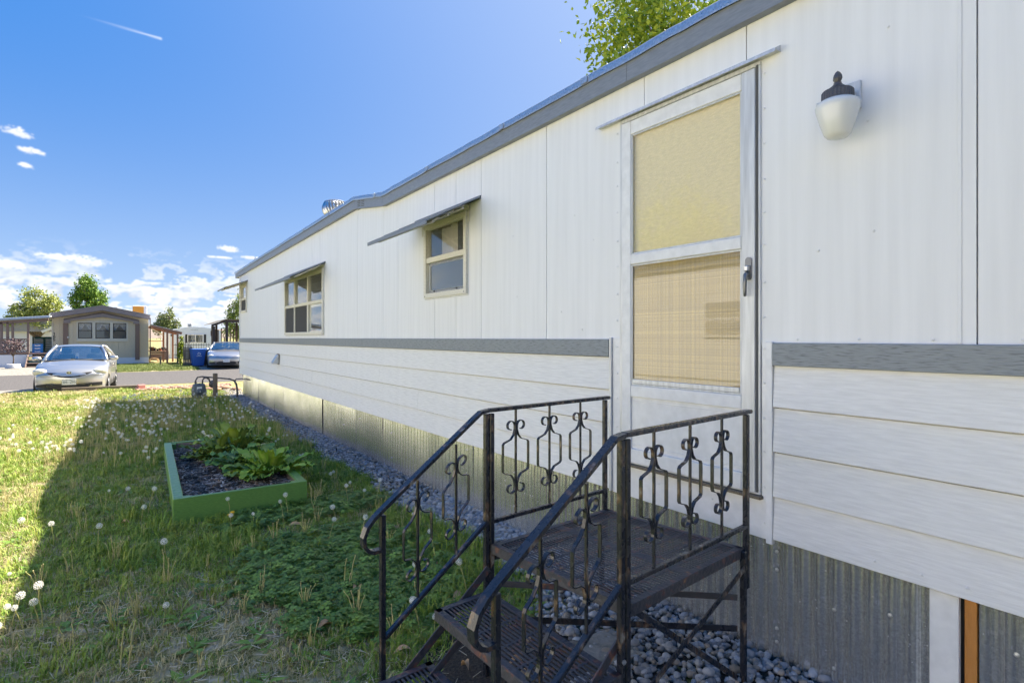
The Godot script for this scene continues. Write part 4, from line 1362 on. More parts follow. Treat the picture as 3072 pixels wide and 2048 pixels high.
func make_lawn() -> void:
	lawn_noise.seed = 21
	lawn_noise.frequency = 0.55
	lawn_noise.fractal_octaves = 3
	var meshes := [blade_tuft(18, 1, 0.025, 0.06, 0.055, 0.0022, 0.8), blade_tuft(16, 2, 0.035, 0.085, 0.05, 0.0024, 0.9), blade_tuft(20, 3, 0.015, 0.035, 0.06, 0.0022, 1.5), blade_tuft(14, 4, 0.07, 0.15, 0.05, 0.003, 0.8)]
	var xf := [[], [], [], []]
	var cs := [[], [], [], []]
	rng.seed = 2024
	# zones: x0, x1, z0, z1, tufts per square metre, scale
	for zone in [[-4.6, -0.25, -8.6, -0.9, 620, 1.0], [-6.2, -0.1, -15.2, -8.6, 330, 1.25], [-9.5, 0.6, -19.4, -15.2, 230, 1.4], [-8.5, -4.6, -8.6, -0.9, 150, 1.4], [-8.6, -1.0, -0.9, 3.0, 110, 1.5]]:
		var count := int((zone[1] - zone[0]) * (zone[3] - zone[2]) * zone[4])
		for i in count:
			var x := rng.randf_range(zone[0], zone[1])
			var z := rng.randf_range(zone[2], zone[3])
			if in_bed(x, z) or bare(x, z): continue
			if on_gravel(x, z) and (z > -15.3 or x > -0.2): continue
			if z < -17.9 and x > -2.2: continue
			var g := greenness(x, z)
			var dry := clampf(0.62 - g, 0.0, 1.0)
			if rng.randf() < dry * 0.6 and g < 0.1: continue
			var straw := rng.randf() < clampf(0.75 - g * 0.85, 0.08, 0.9)
			var c := Color(0.125, 0.225, 0.018).lerp(Color(0.25, 0.35, 0.035), rng.randf())
			if rng.randf() < 0.2: c = Color(0.31, 0.36, 0.05)
			if straw: c = Color(0.36, 0.30, 0.13).lerp(Color(0.50, 0.44, 0.24), rng.randf())
			var k := 0
			if straw: k = 2 if rng.randf() < 0.7 else 0
			elif g > 0.85: k = 1 if rng.randf() < 0.8 else 3
			else: k = 0 if rng.randf() < 0.6 else 1
			if k == 3 and rng.randf() < 0.6: k = 1
			var sc: float = zone[5] * rng.randf_range(0.75, 1.25)
			xf[k].append(Transform3D(Basis(Vector3.UP, rng.randf() * TAU).scaled(Vector3(sc, sc * rng.randf_range(0.7, 1.1), sc)), Vector3(x, ground_y(z), z)))
			cs[k].append(c)
	# lawn across the street
	for i in 5200:
		var x := rng.randf_range(-5.2, 0.9)
		var z := rng.randf_range(-39.0, -32.4)
		if x > 0.2 + (z + 39.0) * 0.09: continue
		xf[0].append(Transform3D(Basis(Vector3.UP, rng.randf() * TAU).scaled(Vector3(2.2, 2.0, 2.2)), Vector3(x, ground_y(z), z)))
		cs[0].append(Color(0.09, 0.16, 0.02).lerp(Color(0.22, 0.25, 0.05), rng.randf()))
	for k in 4:
		put_copies("grass", ["short green lawn grass", "longer green lawn grass by the gravel and the bed", "flattened dry straw grass in the lawn", "tall loose grass tufts in the lawn"][k], "grass", meshes[k], M.leaf, xf[k], cs[k])
	# clover and ground cover patch in front of the bed
	var cx := []
	var cc := []
	for i in 5200:
		var x := rng.randf_range(-2.3, -0.45)
		var z := rng.randf_range(-4.95, -2.0)
		var d := Vector2((x + 1.22) / 0.66, (z + 3.35) / 0.95).length() + 0.35 * lawn_noise.get_noise_2d(x * 5.0, z * 5.0)
		var d2 := Vector2((x + 1.15) / 0.75, (z + 4.68) / 0.30).length() + 0.35 * lawn_noise.get_noise_2d(x * 5.0, z * 5.0)
		if rng.randf() < smoothstep(0.55, 1.05, minf(d, d2)) or rng.randf() < 0.25 or on_gravel(x, z) or in_bed(x, z): continue
		var sc := rng.randf_range(0.8, 1.3)
		cx.append(Transform3D(Basis(Vector3.UP, rng.randf() * TAU).scaled(Vector3(sc, sc * 0.9, sc)), Vector3(x, 0, z)))
		cc.append(Color(0.06, 0.14, 0.02).lerp(Color(0.19, 0.31, 0.04), pow(rng.randf(), 1.5)))
	put_copies("clover", "dark green clover patch in the lawn before the raised bed", "clover", clover_mesh(7), M.leaf, cx, cc)
	# broad weed leaves scattered
	var wl := st(true)
	rng.seed = 88
	for i in 7:
		var a := TAU * i / 7.0 + rng.randf()
		var d := Vector3(cos(a), 0.35, sin(a))
		var e := Vector3(-sin(a), 0, cos(a))
		var L := rng.randf_range(0.05, 0.09)
		quad_out(wl, Vector3(0, 0.004, 0), d * L * 0.5 + e * 0.011, d * L * 0.95 + Vector3.DOWN * 0.008, d * L * 0.5 - e * 0.011, Vector3.UP)
	var wm := done(wl)
	cx = []
	cc = []
	for i in 1500:
		var x := rng.randf_range(-5.5, -0.4)
		var z := rng.randf_range(-13.5, -1.4)
		if in_bed(x, z) or on_gravel(x, z) or bare(x, z): continue
		var sc := rng.randf_range(0.7, 1.5)
		cx.append(Transform3D(Basis(Vector3.UP, rng.randf() * TAU).scaled(Vector3.ONE * sc), Vector3(x, 0.0, z)))
		cc.append(Color(0.08, 0.18, 0.02).lerp(Color(0.20, 0.32, 0.04), rng.randf()))
	put_copies("weed_leaves", "low leaf rosettes of weeds scattered in the lawn", "weeds", wm, M.leaf, cx, cc)
	# dead grass litter
	var lit := st()
	box(lit, Transform3D(), Vector3(0.0022, 0.0012, 0.05))
	cx = []
	cc = []
	for i in 9000:
		var x := rng.randf_range(-4.0, -0.9)
		var z := rng.randf_range(-6.5, -1.2)
		if in_bed(x, z) or on_gravel(x, z): continue
		if greenness(x, z) > 0.45 and rng.randf() < 0.75: continue
		cx.append(Transform3D(Basis(Vector3.UP, rng.randf() * TAU) * Basis(Vector3.RIGHT, rng.randf_range(-0.35, 0.35)), Vector3(x, rng.randf_range(0.004, 0.022), z)))
		cc.append(Color(0.34, 0.29, 0.20).lerp(Color(0.62, 0.57, 0.47), rng.randf()))
	put_copies("dead_grass", "grey and straw dead grass litter on the worn lawn", "dead grass", done(lit), M.tint, cx, cc)
	make_gravel()
	make_dandelions()
	make_litter()

func pebble(sd: int) -> ArrayMesh:
	var s := st(true)
	var n := FastNoiseLite.new()
	n.seed = sd
	n.frequency = 0.9
	var rows := []
	for i in 6:
		var la := -PI / 2 + PI * i / 5.0
		var row := []
		for k in 9:
			var lo := TAU * k / 9.0
			var p := Vector3(cos(la) * cos(lo), sin(la) * 0.62, cos(la) * sin(lo) * 0.78)
			row.append(p * (1.0 + 0.22 * n.get_noise_3dv(p)))
		rows.append(row)
	for i in 5:
		for k in 9:
			var q := (k + 1) % 9
			quad_out(s, rows[i][k], rows[i][q], rows[i + 1][q], rows[i + 1][k], (rows[i][k] + rows[i + 1][q]))
	return done(s)

func stone_color() -> Color:
	var g := rng.randf_range(0.22, 0.56)
	var c := Color(g * 0.98, g, g * 1.05)
	var t := rng.randf()
	if t < 0.16: c = Color(g * 1.1, g * 0.93, g * 0.75)
	elif t < 0.30: c = Color(g * 0.82, g * 0.92, g * 1.08)
	elif t < 0.36: c = Color(0.50, 0.49, 0.46)
	return c

func make_gravel() -> void:
	rng.seed = 606
	for v in 3:
		var xf := []
		var cc := []
		for i in 9000:
			var z := rng.randf_range(-15.3, 0.4)
			if rng.randf() < 0.50: z = rng.randf_range(-4.5, 0.4)
			var x := rng.randf_range(-1.15, 0.06)
			if z < -2.7: x = rng.randf_range(-0.45, 0.06)
			if not on_gravel(x + rng.randf_range(-0.04, 0.04), z): continue
			if x < -0.62 and z < -1.72: continue
			var r := lerpf(0.006, 0.021, pow(rng.randf(), 1.3))
			if rng.randf() < 0.05: r = rng.randf_range(0.02, 0.031)
			var b := Basis(Vector3.UP, rng.randf() * TAU) * Basis(Vector3.RIGHT, rng.randf_range(-0.4, 0.4))
			xf.append(Transform3D(b.scaled(Vector3(r * rng.randf_range(0.85, 1.3), r, r)), Vector3(x, r * 0.35 + rng.randf_range(0.0, 0.022), z)))
			cc.append(stone_color())
		put_copies("gravel", "rounded grey river gravel along the wall and under the steps", "gravel", pebble(v + 1), M.stone, xf, cc)
	# red landscaping rock near the street, a few bigger sandstone lumps
	var xr := []
	var cr := []
	for i in 1700:
		var x := rng.randf_range(-2.1, 0.3)
		var z := rng.randf_range(-20.0, -18.0)
		if z > -18.2 - 0.2 * sin(x * 4.0): continue
		var r := rng.randf_range(0.018, 0.042)
		xr.append(Transform3D(Basis(Vector3.UP, rng.randf() * TAU).scaled(Vector3(r * 1.2, r, r)), Vector3(x, ground_y(z) + r * 0.5, z)))
		cr.append(Color(0.42, 0.20, 0.14).lerp(Color(0.55, 0.36, 0.28), rng.randf()))
	put_copies("red_rock", "crushed red landscaping rock at the lawn edge by the street", "gravel", pebble(5), M.stone, xr, cr)
	xr = []
	cr = []
	for i in 900:
		var x := rng.randf_range(-0.75, 0.3)
		var z := rng.randf_range(-17.6, -15.2)
		var r := rng.randf_range(0.01, 0.022)
		xr.append(Transform3D(Basis(Vector3.UP, rng.randf() * TAU).scaled(Vector3.ONE * r), Vector3(x, r * 0.5, z)))
		cr.append(Color(0.36, 0.34, 0.32).lerp(Color(0.5, 0.48, 0.46), rng.randf()))
	put_copies("pale_gravel", "pale gravel beyond the corner of the white home", "gravel", pebble(6), M.stone, xr, cr)
	for i in 6:
		var p: Array = [[-0.42, -16.9, 0.24, 0.12], [-0.05, -17.3, 0.22, 0.11], [-0.75, -17.2, 0.17, 0.09], [-0.25, -17.8, 0.20, 0.10], [-0.95, -17.75, 0.15, 0.08], [0.15, -16.7, 0.15, 0.09]][i]
		var o := part(self, "sandstone_rock", pebble(20 + i), M.tan_rock)
		o.transform = Transform3D(Basis(Vector3.UP, i * 1.3).scaled(Vector3(p[2], p[3], p[2] * 0.8)), Vector3(p[0], p[3] * 0.35, p[1]))
		tag(o, ["largest flat", "second largest", "small left", "rounded far", "smallest leftmost", "small near right"][i] + " reddish sandstone rock beyond the gas meter", "rock", "sandstone border rocks")

func seed_head(sd: int) -> ArrayMesh:
	rng.seed = sd
	var s := st()
	for i in 60:
		var y := 1.0 - 2.0 * (i + 0.5) / 60.0
		var r := sqrt(1.0 - y * y)
		var a := i * 2.39996
		var d := Vector3(cos(a) * r, y, sin(a) * r)
		var side := d.cross(Vector3(0.3, 0.9, 0.2)).normalized()
		var up := d.cross(side)
		var q := d * 0.0175 * rng.randf_range(0.92, 1.05)
		tri(s, q + side * 0.0034, q - side * 0.0017 + up * 0.003, q - side * 0.0017 - up * 0.003)
		tri(s, d * 0.003, q + side * 0.0006, q - side * 0.0006)
	lathe(s, [Vector2(0.0, -0.004), Vector2(0.004, 0.0), Vector2(0.0, 0.004)], 6)
	return done(s)

func stalk_mesh(h: float, lean: float, r := 0.0019) -> ArrayMesh:
	var s := st(true)
	tube(s, [Vector3.ZERO, Vector3(lean * 0.25, h * 0.4, 0), Vector3(lean * 0.65, h * 0.75, lean * 0.1), Vector3(lean, h, 0)], [r * 1.15, r, r, r * 0.85], 5, false)
	return done(s)

func stalk_clump(sd: int, n: int) -> ArrayMesh:
	rng.seed = sd
	var s := st(true)
	for i in n:
		var a := rng.randf() * TAU
		var b := Vector3(cos(a), 0, sin(a))
		var h := rng.randf_range(0.06, 0.21)
		var l := rng.randf_range(-0.02, 0.055) * (1.8 if rng.randf() < 0.15 else 1.0)
		var p := b * rng.randf_range(0.0, 0.022)
		s.set_color(Color(0.46, 0.37, 0.19).lerp(Color(0.44, 0.42, 0.16), rng.randf()))
		var top := p + b * l + Vector3.UP * h
		tube(s, [p, p + b * l * 0.25 + Vector3.UP * h * 0.45 + Vector3(0.006, 0, 0), p + b * l * 0.6 + Vector3.UP * h * 0.8, top], [0.0025, 0.0022, 0.0020, 0.0017], 5, false)
		lathe(s, [Vector2(0.0, -0.003), Vector2(0.0036, 0.001), Vector2(0.003, 0.005), Vector2(0.0, 0.006)], 5, Transform3D(Basis(), top))
	return done(s)

func dandelion_spot() -> Vector3:
	for tries in 60:
		var z := rng.randf_range(-14.9, -1.7)
		var x := rng.randf_range(-6.2, -0.35)
		if in_bed(x, z) or on_gravel(x + 0.03, z) or bare(x, z): continue
		var w := 0.10
		if z < -7.4 and x > -3.0: w = 0.9
		elif x < -2.7 and z < -5.0: w = 0.22
		w *= 0.15 + 1.3 * clampf(0.35 + lawn_noise.get_noise_2d(x * 1.7 + 70.0, z * 1.7), 0.0, 1.0)
		if rng.randf() < w: return Vector3(x, 0, z)
	return Vector3(-2.0, 0, -10.0)

func make_dandelions() -> void:
	var head := seed_head(3)
	var stalks := [stalk_mesh(0.17, 0.02), stalk_mesh(0.21, 0.05), stalk_mesh(0.13, -0.03)]
	var tips := [Vector3(0.02, 0.175, 0), Vector3(0.05, 0.215, 0), Vector3(-0.03, 0.135, 0)]
	rng.seed = 515
	var spots := []
	# the ones that stand alone in the foreground
	for p in [[-1.72, -4.38], [-1.55, -4.55], [-2.13, -3.9], [-1.68, -4.72], [-1.28, -4.62], [-1.35, -4.45], [-1.02, -4.2], [-1.22, -3.78], [-2.7, -3.6], [-2.2, -3.2], [-0.72, -3.15], [-0.62, -3.6], [-0.58, -3.72], [-0.83, -2.55], [-0.95, -2.9], [-0.80, -4.6], [-0.72, -4.75], [-0.62, -4.45], [-0.75, -5.2], [-0.68, -5.45], [-0.86, -5.9], [-0.80, -6.05], [-0.92, -6.2], [-0.78, -6.3], [-2.25, -5.1], [-2.35, -5.6], [-2.2, -5.3], [-2.5, -4.6], [-2.75, -4.9], [-2.9, -4.2], [-2.45, -5.9], [-3.1, -5.4]]:
		spots.append(Vector3(p[0], 0, p[1]))
	while spots.size() < 760:
		var c := dandelion_spot()
		for k in rng.randi_range(1, 7):
			var q := c + Vector3(rng.randfn() * 0.11, 0, rng.randfn() * 0.13)
			if in_bed(q.x, q.z) or on_gravel(q.x + 0.03, q.z): continue
			spots.append(q)
	var order := spots.slice(32)
	order.sort_custom(func(a: Vector3, b: Vector3) -> bool: return a.z > b.z)
	spots = spots.slice(0, 32) + order
	var xs := [[], [], []]
	var cs := [[], [], []]
	var hx := []
	var hc := []
	var proto: Array = []
	for k in 3:
		var o := Node3D.new()
		part(o, "stalk", stalks[k], M.stalk)
		var hd := part(o, "seed_head", head, M.fluff)
		hd.position = tips[k]
		proto.append(o)
	for i in spots.size():
		var k := rng.randi() % 3
		var b := Basis(Vector3.UP, rng.randf() * TAU).scaled(Vector3.ONE * lerpf(0.55, 1.15, sqrt(rng.randf())))
		var t := Transform3D(b, spots[i])
		if i < 290:
			var o: Node3D = proto[k].duplicate()
			o.name = unique("dandelion")
			add_child(o)
			o.transform = t
			tag(o, "white dandelion seed head on a thin stalk in the lawn", "dandelion", "dandelion seed heads in the lawn")
		else:
			xs[k].append(t)
			cs[k].append(Color(0.40, 0.37, 0.15))
			hx.append(t * Transform3D(Basis(), tips[k]))
			hc.append(Color(0.8, 0.79, 0.76))
	for o in proto: o.free()
	for k in 3: put_copies("dandelion_stalks", "thin stalks of the far dandelions", "dandelions", stalks[k], M.tint, xs[k], cs[k])
	put_copies("dandelion_heads", "white seed heads of the far dandelions", "dandelions", head, M.tint_fluff, hx, hc)
	# spent, headless stalks in clumps
	var clumps := [stalk_clump(1, 3), stalk_clump(2, 5), stalk_clump(3, 7), stalk_clump(4, 2)]
	var cl := []
	for p in [[-1.85, -3.15, 2], [-1.72, -3.3, 1], [-1.38, -2.75, 2], [-1.30, -2.45, 2], [-1.65, -2.6, 1], [-2.35, -2.9, 0], [-1.95, -2.15, 3], [-2.4, -4.35, 2], [-1.75, -4.05, 1], [-1.5, -4.1, 1], [-1.12, -4.35, 1], [-2.75, -4.1, 2], [-2.85, -4.75, 2], [-2.95, -2.6, 0], [-0.85, -3.6, 2], [-0.70, -4.15, 1], [-2.1, -2.7, 3], [-1.05, -2.75, 3], [-2.55, -3.2, 0], [-2.65, -2.2, 3]]:
		cl.append([Vector3(p[0], 0, p[1]), p[2]])
	while cl.size() < 1150: cl.append([dandelion_spot(), rng.randi() % 4])
	var far_x := [[], [], [], []]
	var far_c := [[], [], [], []]
	for i in cl.size():
		var b := Basis(Vector3.UP, rng.randf() * TAU).scaled(Vector3.ONE * rng.randf_range(0.75, 1.15))
		if i < 130:
			var o := part(self, "spent_dandelion", clumps[cl[i][1]], M.tint)
			o.transform = Transform3D(b, cl[i][0])
			tag(o, "clump of bare straw-coloured dandelion stalks in the lawn", "dandelion", "spent dandelion stalks in the lawn")
		else:
			far_x[cl[i][1]].append(Transform3D(b, cl[i][0]))
			far_c[cl[i][1]].append(Color(1, 1, 1))
	for k in 4: put_copies("spent_stalks", "bare straw-coloured stalks among the far dandelions", "dandelions", clumps[k], M.tint, far_x[k], far_c[k])
	# two yellow flowers at the foot of the bed
	for p in [[-1.66, -4.78], [-1.69, -4.72]]:
		var o := thing("dandelion_flower", "small yellow dandelion flower at the foot of the green bed", "flower", "yellow dandelion flowers", Vector3(p[0], 0, p[1]))
		part(o, "stalk", stalk_mesh(0.07, 0.01), M.stalk)
		part(o, "bloom", lathemesh([Vector2(0.0, 0.066), Vector2(0.016, 0.078), Vector2(0.012, 0.084), Vector2(0.0, 0.086)], 12, 0.2, false), M.yellow)

func make_litter() -> void:
	rng.seed = 717
	var spots := [[-0.86, -2.62], [-1.02, -2.2], [-1.15, -2.05], [-0.92, -2.42], [-1.32, -2.32], [-0.75, -3.05], [-1.3, -4.35], [-0.68, -3.85], [-1.28, -3.02], [-1.02, -2.95], [-2.35, -5.15], [-1.55, -2.72], [-0.95, -1.95], [-0.82, -2.02], [-0.98, -1.85], [-1.08, -1.75], [-0.78, -1.9], [-0.88, -1.8]]
	for p in spots:
		var s := st(true)
		var L := rng.randf_range(0.03, 0.055)
		var c := rng.randf_range(0.3, 0.9)
		for i in 5:
			var t0 := i / 5.0
			var t1 := (i + 1) / 5.0
			var w0 := L * 0.42 * sin(t0 * PI)
			var w1 := L * 0.42 * sin(t1 * PI)
			var f := func(t: float, u: float) -> Vector3: return Vector3((t - 0.5) * L * 2.0, 0.012 + c * 0.03 * (absf(u) / (L * 0.42)) + 0.012 * sin(t * 4.0), u)
			for sg in [-1.0, 1.0]: quad_out(s, f.call(t0, 0.0), f.call(t1, 0.0), f.call(t1, w1 * sg), f.call(t0, w0 * sg), Vector3.UP)
		var o := part(self, "dry_leaf", done(s), M.dry_leaf)
		o.transform = Transform3D(Basis(Vector3.UP, rng.randf() * TAU) * Basis(Vector3.RIGHT, rng.randf_range(-0.4, 0.4)), Vector3(p[0], 0.012, p[1]))
		tag(o, "curled dry tan leaf fallen on the ground near the steps", "leaf", "dry leaves on the ground")

# ---------------------------------------------------------------- gas meter, post, edging
func make_meter() -> void:
	var p := part(self, "wooden_post", boxmesh(-0.045, 0.045, -0.1, 0.62, -0.05, 0.05, 0.006), M.oldwood)
	p.position = Vector3(-0.64, 0, -14.35)
	tag(p, "short weathered square wooden post in front of the gas meter pipe", "post")
	var o := thing("gas_meter", "grey gas meter with bent pipes by the far corner of the white home", "gas meter", "", Vector3(-0.93, 0, -14.75))
	part(o, "body", done(meter_body()), M.meter)
	part(o, "index_plate", boxmesh(-0.05, 0.05, 0.24, 0.30, 0.083, 0.088, 0.002), M.plate)
	part(o, "side_cover", lathemesh([Vector2(0.0, 0.0), Vector2(0.07, 0.0), Vector2(0.075, 0.015), Vector2(0.06, 0.03), Vector2(0.0, 0.035)], 18), M.meter).transform = Transform3D(Basis(Vector3.RIGHT, PI / 2), Vector3(0, 0.19, 0.082))
	part(o, "regulator", lathemesh([Vector2(0.0, -0.05), Vector2(0.07, -0.045), Vector2(0.095, 0.0), Vector2(0.07, 0.045), Vector2(0.0, 0.05)], 18), M.pipe).transform = Transform3D(Basis(Vector3.RIGHT, PI / 2), Vector3(0.30, 0.34, -0.05))
	part(o, "inlet_pipe", tubemesh([Vector3(0.07, 0.36, 0), Vector3(0.075, 0.45, 0), Vector3(0.11, 0.50, 0), Vector3(0.18, 0.50, -0.01), Vector3(0.21, 0.46, -0.02), Vector3(0.23, 0.40, -0.04), Vector3(0.30, 0.36, -0.05)], 0.018, 8), M.pipe)
	part(o, "outlet_pipe", tubemesh([Vector3(-0.07, 0.36, 0), Vector3(-0.07, 0.44, 0), Vector3(-0.03, 0.52, 0), Vector3(0.06, 0.53, -0.01), Vector3(0.30, 0.50, 0.0), Vector3(0.62, 0.46, 0.15), Vector3(0.72, 0.42, 0.2)], 0.017, 8), M.pipe)
	part(o, "riser_pipe", tubemesh([Vector3(0.72, 0.42, 0.2), Vector3(0.76, 0.33, 0.22), Vector3(0.78, 0.2, 0.23), Vector3(0.78, -0.1, 0.23)], 0.024, 8), M.pipe)
	part(o, "house_pipe", tubemesh([Vector3(0.72, 0.41, 0.2), Vector3(0.76, 0.46, 0.24), Vector3(0.84, 0.475, 0.45), Vector3(0.96, 0.47, 0.95)], 0.014, 8), M.pipe)
	for q in [Vector3(0.62, 0.46, 0.15), Vector3(0.19, 0.48, -0.01), Vector3(-0.07, 0.40, 0)]:
		var u := part(o, "union_nut", lathemesh([Vector2(0.0, -0.018), Vector2(0.027, -0.018), Vector2(0.027, 0.018), Vector2(0.0, 0.018)], 6, 0.0, false), M.pipe)
		u.position = q
	# timber edging along the drive and a red marker block at its end
	var e := part(self, "timber_edging", barmesh(Vector3(-3.75, 0.03, -19.15), Vector3(-1.98, 0.055, -18.75), 0.10, 0.11, 0.008), M.oldwood)
	tag(e, "low weathered timber edging between the lawn and the silver car", "edging")
	var b := part(self, "edging_block", boxmesh(-0.09, 0.09, -0.06, 0.13, -0.07, 0.07, 0.012), M.pinkstone)
	b.position = Vector3(-1.98, 0.0, -18.55)
	b.rotation.y = 0.3
	tag(b, "faded red block at the end of the timber edging", "block")

func meter_body() -> SurfaceTool:
	var s := st(true)
	var prof := [[0.045, 0.02], [0.125, 0.03], [0.15, 0.08], [0.155, 0.20], [0.14, 0.28], [0.135, 0.32], [0.12, 0.36], [0.04, 0.375]]
	for i in prof.size() - 1:
		for k in 20:
			var f := func(j: int, q: int) -> Vector3:
				var a := TAU * q / 20.0
				var cx := signf(cos(a)) * pow(absf(cos(a)), 0.55)
				var cz := signf(sin(a)) * pow(absf(sin(a)), 0.55)
				return Vector3(cx * prof[j][0], prof[j][1], cz * prof[j][0] * 0.58)
			var a0: Vector3 = f.call(i, k)
			var a1: Vector3 = f.call(i, k + 1)
			var b1: Vector3 = f.call(i + 1, k + 1)
			var b0: Vector3 = f.call(i + 1, k)
			quad_out(s, a0, a1, b1, b0, (a0 + b1) - Vector3(0, a0.y + b1.y - 0.01, 0))
	return s

# ---------------------------------------------------------------- cars
# local axes: +z front, x to the car's left as seen from outside its front-left, y up from the road
func curve(keys: Array, z: float) -> float:
	for i in keys.size() - 1:
		if z <= keys[i][0] and z >= keys[i + 1][0]:
			var t := inverse_lerp(keys[i][0], keys[i + 1][0], z)
			t = t * t * (3.0 - 2.0 * t) * 0.5 + t * 0.5
			return lerpf(keys[i][1], keys[i + 1][1], t)
	return keys[-1][1] if z < keys[-1][0] else keys[0][1]

func nose(x: float, z: float, hl: float, hw: float) -> float:
	# plan curvature of the front and rear ends
	var k := smoothstep(hl * 0.45, hl, absf(z)) * 0.26
	return z - signf(z) * k * pow(absf(x) / hw, 2.2)

func make_car(called: String, label: String, group: String, at: Vector3, turn: float, c: Dictionary) -> Node3D:
	var o := thing(called, label, "car", group, at, turn)
	var hl: float = c.L / 2
	var hw: float = c.W / 2
	var top: Array = c.top
	var wid: Array = c.wid
	var wheels := [c.front_axle, c.rear_axle]
	var R: float = c.wheel
	var paint: Material = c.paint
	# body shell up to the belt line
	var s := st(true)
	var rows := []
	var n := 96
	for i in n + 1:
		var z := lerpf(hl, -hl, float(i) / n)
		var b := lerpf(0.20, 0.17, 0.5)
		if absf(z) > hl - 0.25: b = 0.18 + 0.10 * smoothstep(hl - 0.25, hl, absf(z))
		for wz in wheels:
			var dz: float = absf(z - wz)
			if dz < R + 0.07: b = maxf(b, R + sqrt(maxf(0.0, pow(R + 0.07, 2) - dz * dz)) - 0.02)
		var t := curve(top, z)
		var w := hw * curve(wid, z)
		b = minf(b, t - 0.08)
		var row := []
		for q in [[0.0, 0.0, 0], [0.86, 0.0, 0], [0.965, 0.06, 0], [0.99, 0.30, 0], [1.0, 0.55, 0], [0.985, 0.80, 0], [0.95, 0.93, 0], [0.88, 0.99, 0], [0.60, 1.0, 0.018], [0.30, 1.0, 0.034], [0.0, 1.0, 0.04]]:
			var x: float = q[0] * w
			row.append(Vector3(x, lerpf(b, t, q[1]) + q[2], nose(x, z, hl, hw)))
		rows.append(row)
	for sg in [1.0, -1.0]:
		var m := Vector3(sg, 1, 1)
		for i in n:
			for k in 10:
				var a: Vector3 = rows[i][k] * m
				var d: Vector3 = rows[i + 1][k] * m
				var out: Vector3 = (a + rows[i + 1][k + 1] * m) * 0.5 - Vector3(0, 0.5, a.z)
				quad_out(s, a, d, rows[i + 1][k + 1] * m, rows[i][k + 1] * m, out)
		for e in [0, n]:
			for k in 10: tri_out(s, Vector3(0, 0.45, rows[e][0].z), rows[e][k] * m, rows[e][k + 1] * m, Vector3(0, 0, rows[e][0].z))
	part(o, "body", done(s), paint)
	# cabin: roof shell, pillars, panes
	var ws0: float = c.ws[0]     # windscreen foot
	var ws1: float = c.ws[1]
	var rs1: float = c.rs[0]     # rear screen head
	var rs0: float = c.rs[1]
	var belt: float = c.belt
	var roof: float = c.roof
	var rw: float = hw * 0.66
	var bw: float = hw * 0.885
	s = st(true)
	for i in 10:
		for k in 10:
			var f := func(u: float, v: float) -> Vector3:
				var z := lerpf(ws1, rs1, u)
				var y := roof - 0.05 * pow(absf(u * 2.0 - 1.0), 2.5) - 0.045 * pow(absf(v), 2.4)
				return Vector3(v * (rw + 0.03), y, z - 0.04 * v * v * (1.0 - u * 2.0))
			quad_out(s, f.call(i / 10.0, k / 5.0 - 1.0), f.call((i + 1) / 10.0, k / 5.0 - 1.0), f.call((i + 1) / 10.0, (k + 1) / 5.0 - 1.0), f.call(i / 10.0, (k + 1) / 5.0 - 1.0), Vector3.UP)
	part(o, "roof", done(s), paint)
	var screen := func(z0: float, y0: float, z1: float, y1: float, bow: float) -> ArrayMesh:
		var g := st(true)
		for i in 4:
			for k in 8:
				var f := func(u: float, v: float) -> Vector3:
					return Vector3(v * lerpf(bw - 0.03, rw - 0.02, u), lerpf(y0, y1, u) + 0.02 * sin(u * PI), lerpf(z0, z1, u) - bow * v * v)
				quad_out(g, f.call(i / 4.0, k / 4.0 - 1.0), f.call((i + 1) / 4.0, k / 4.0 - 1.0), f.call((i + 1) / 4.0, (k + 1) / 4.0 - 1.0), f.call(i / 4.0, (k + 1) / 4.0 - 1.0), Vector3(0, 0.5, signf(bow)))
		return done(g)
	part(o, "windscreen", screen.call(ws0, belt + 0.02, ws1, roof - 0.055, 0.16), M.carglass)
	part(o, "rear_screen", screen.call(rs0, belt + 0.03, rs1, roof - 0.06, -0.10), M.carglass)
	for sg in [1.0, -1.0]:
		var foot_f := Vector3(sg * (bw - 0.01), belt - 0.02, ws0 - 0.17)
		var head_f := Vector3(sg * rw, roof - 0.075, ws1 - 0.05)
		var foot_r := Vector3(sg * (bw - 0.01), belt - 0.02, rs0 + 0.10)
		var head_r := Vector3(sg * rw, roof - 0.08, rs1 + 0.03)
		part(o, "pillar", tubemesh([foot_f, foot_f.lerp(head_f, 0.5) + Vector3(sg * 0.02, 0.02, 0), head_f], [0.05, 0.042, 0.04], 8), paint)
		part(o, "pillar", tubemesh([foot_r, foot_r.lerp(head_r, 0.5) + Vector3(sg * 0.02, 0.02, 0), head_r], [0.10, 0.075, 0.05], 8), paint)
		part(o, "pillar", tubemesh([Vector3(sg * bw, belt - 0.02, -0.12), Vector3(sg * (bw + rw) / 2, (belt + roof) / 2, -0.13), Vector3(sg * rw, roof - 0.06, -0.15)], 0.032, 6), M.black)
		part(o, "roof_rail", tubemesh([head_f, Vector3(sg * (rw + 0.025), roof - 0.05, (ws1 + rs1) / 2), head_r], 0.035, 6), paint)
		var g := st()
		quad_out(g, foot_f + Vector3(sg * 0.005, 0.03, -0.05), Vector3(sg * (bw - 0.005), belt + 0.01, -0.10), Vector3(sg * (rw + 0.01), roof - 0.09, -0.12), head_f + Vector3(sg * 0.01, 0, -0.06), Vector3(sg, 0, 0))
		part(o, "side_window", done(g), M.carglass)
		g = st()
		quad_out(g, Vector3(sg * (bw - 0.005), belt + 0.01, -0.15), foot_r + Vector3(sg * 0.004, 0.03, 0.14), head_r + Vector3(sg * 0.01, 0, 0.07), Vector3(sg * (rw + 0.01), roof - 0.09, -0.17), Vector3(sg, 0, 0))
		part(o, "side_window", done(g), M.carglass)
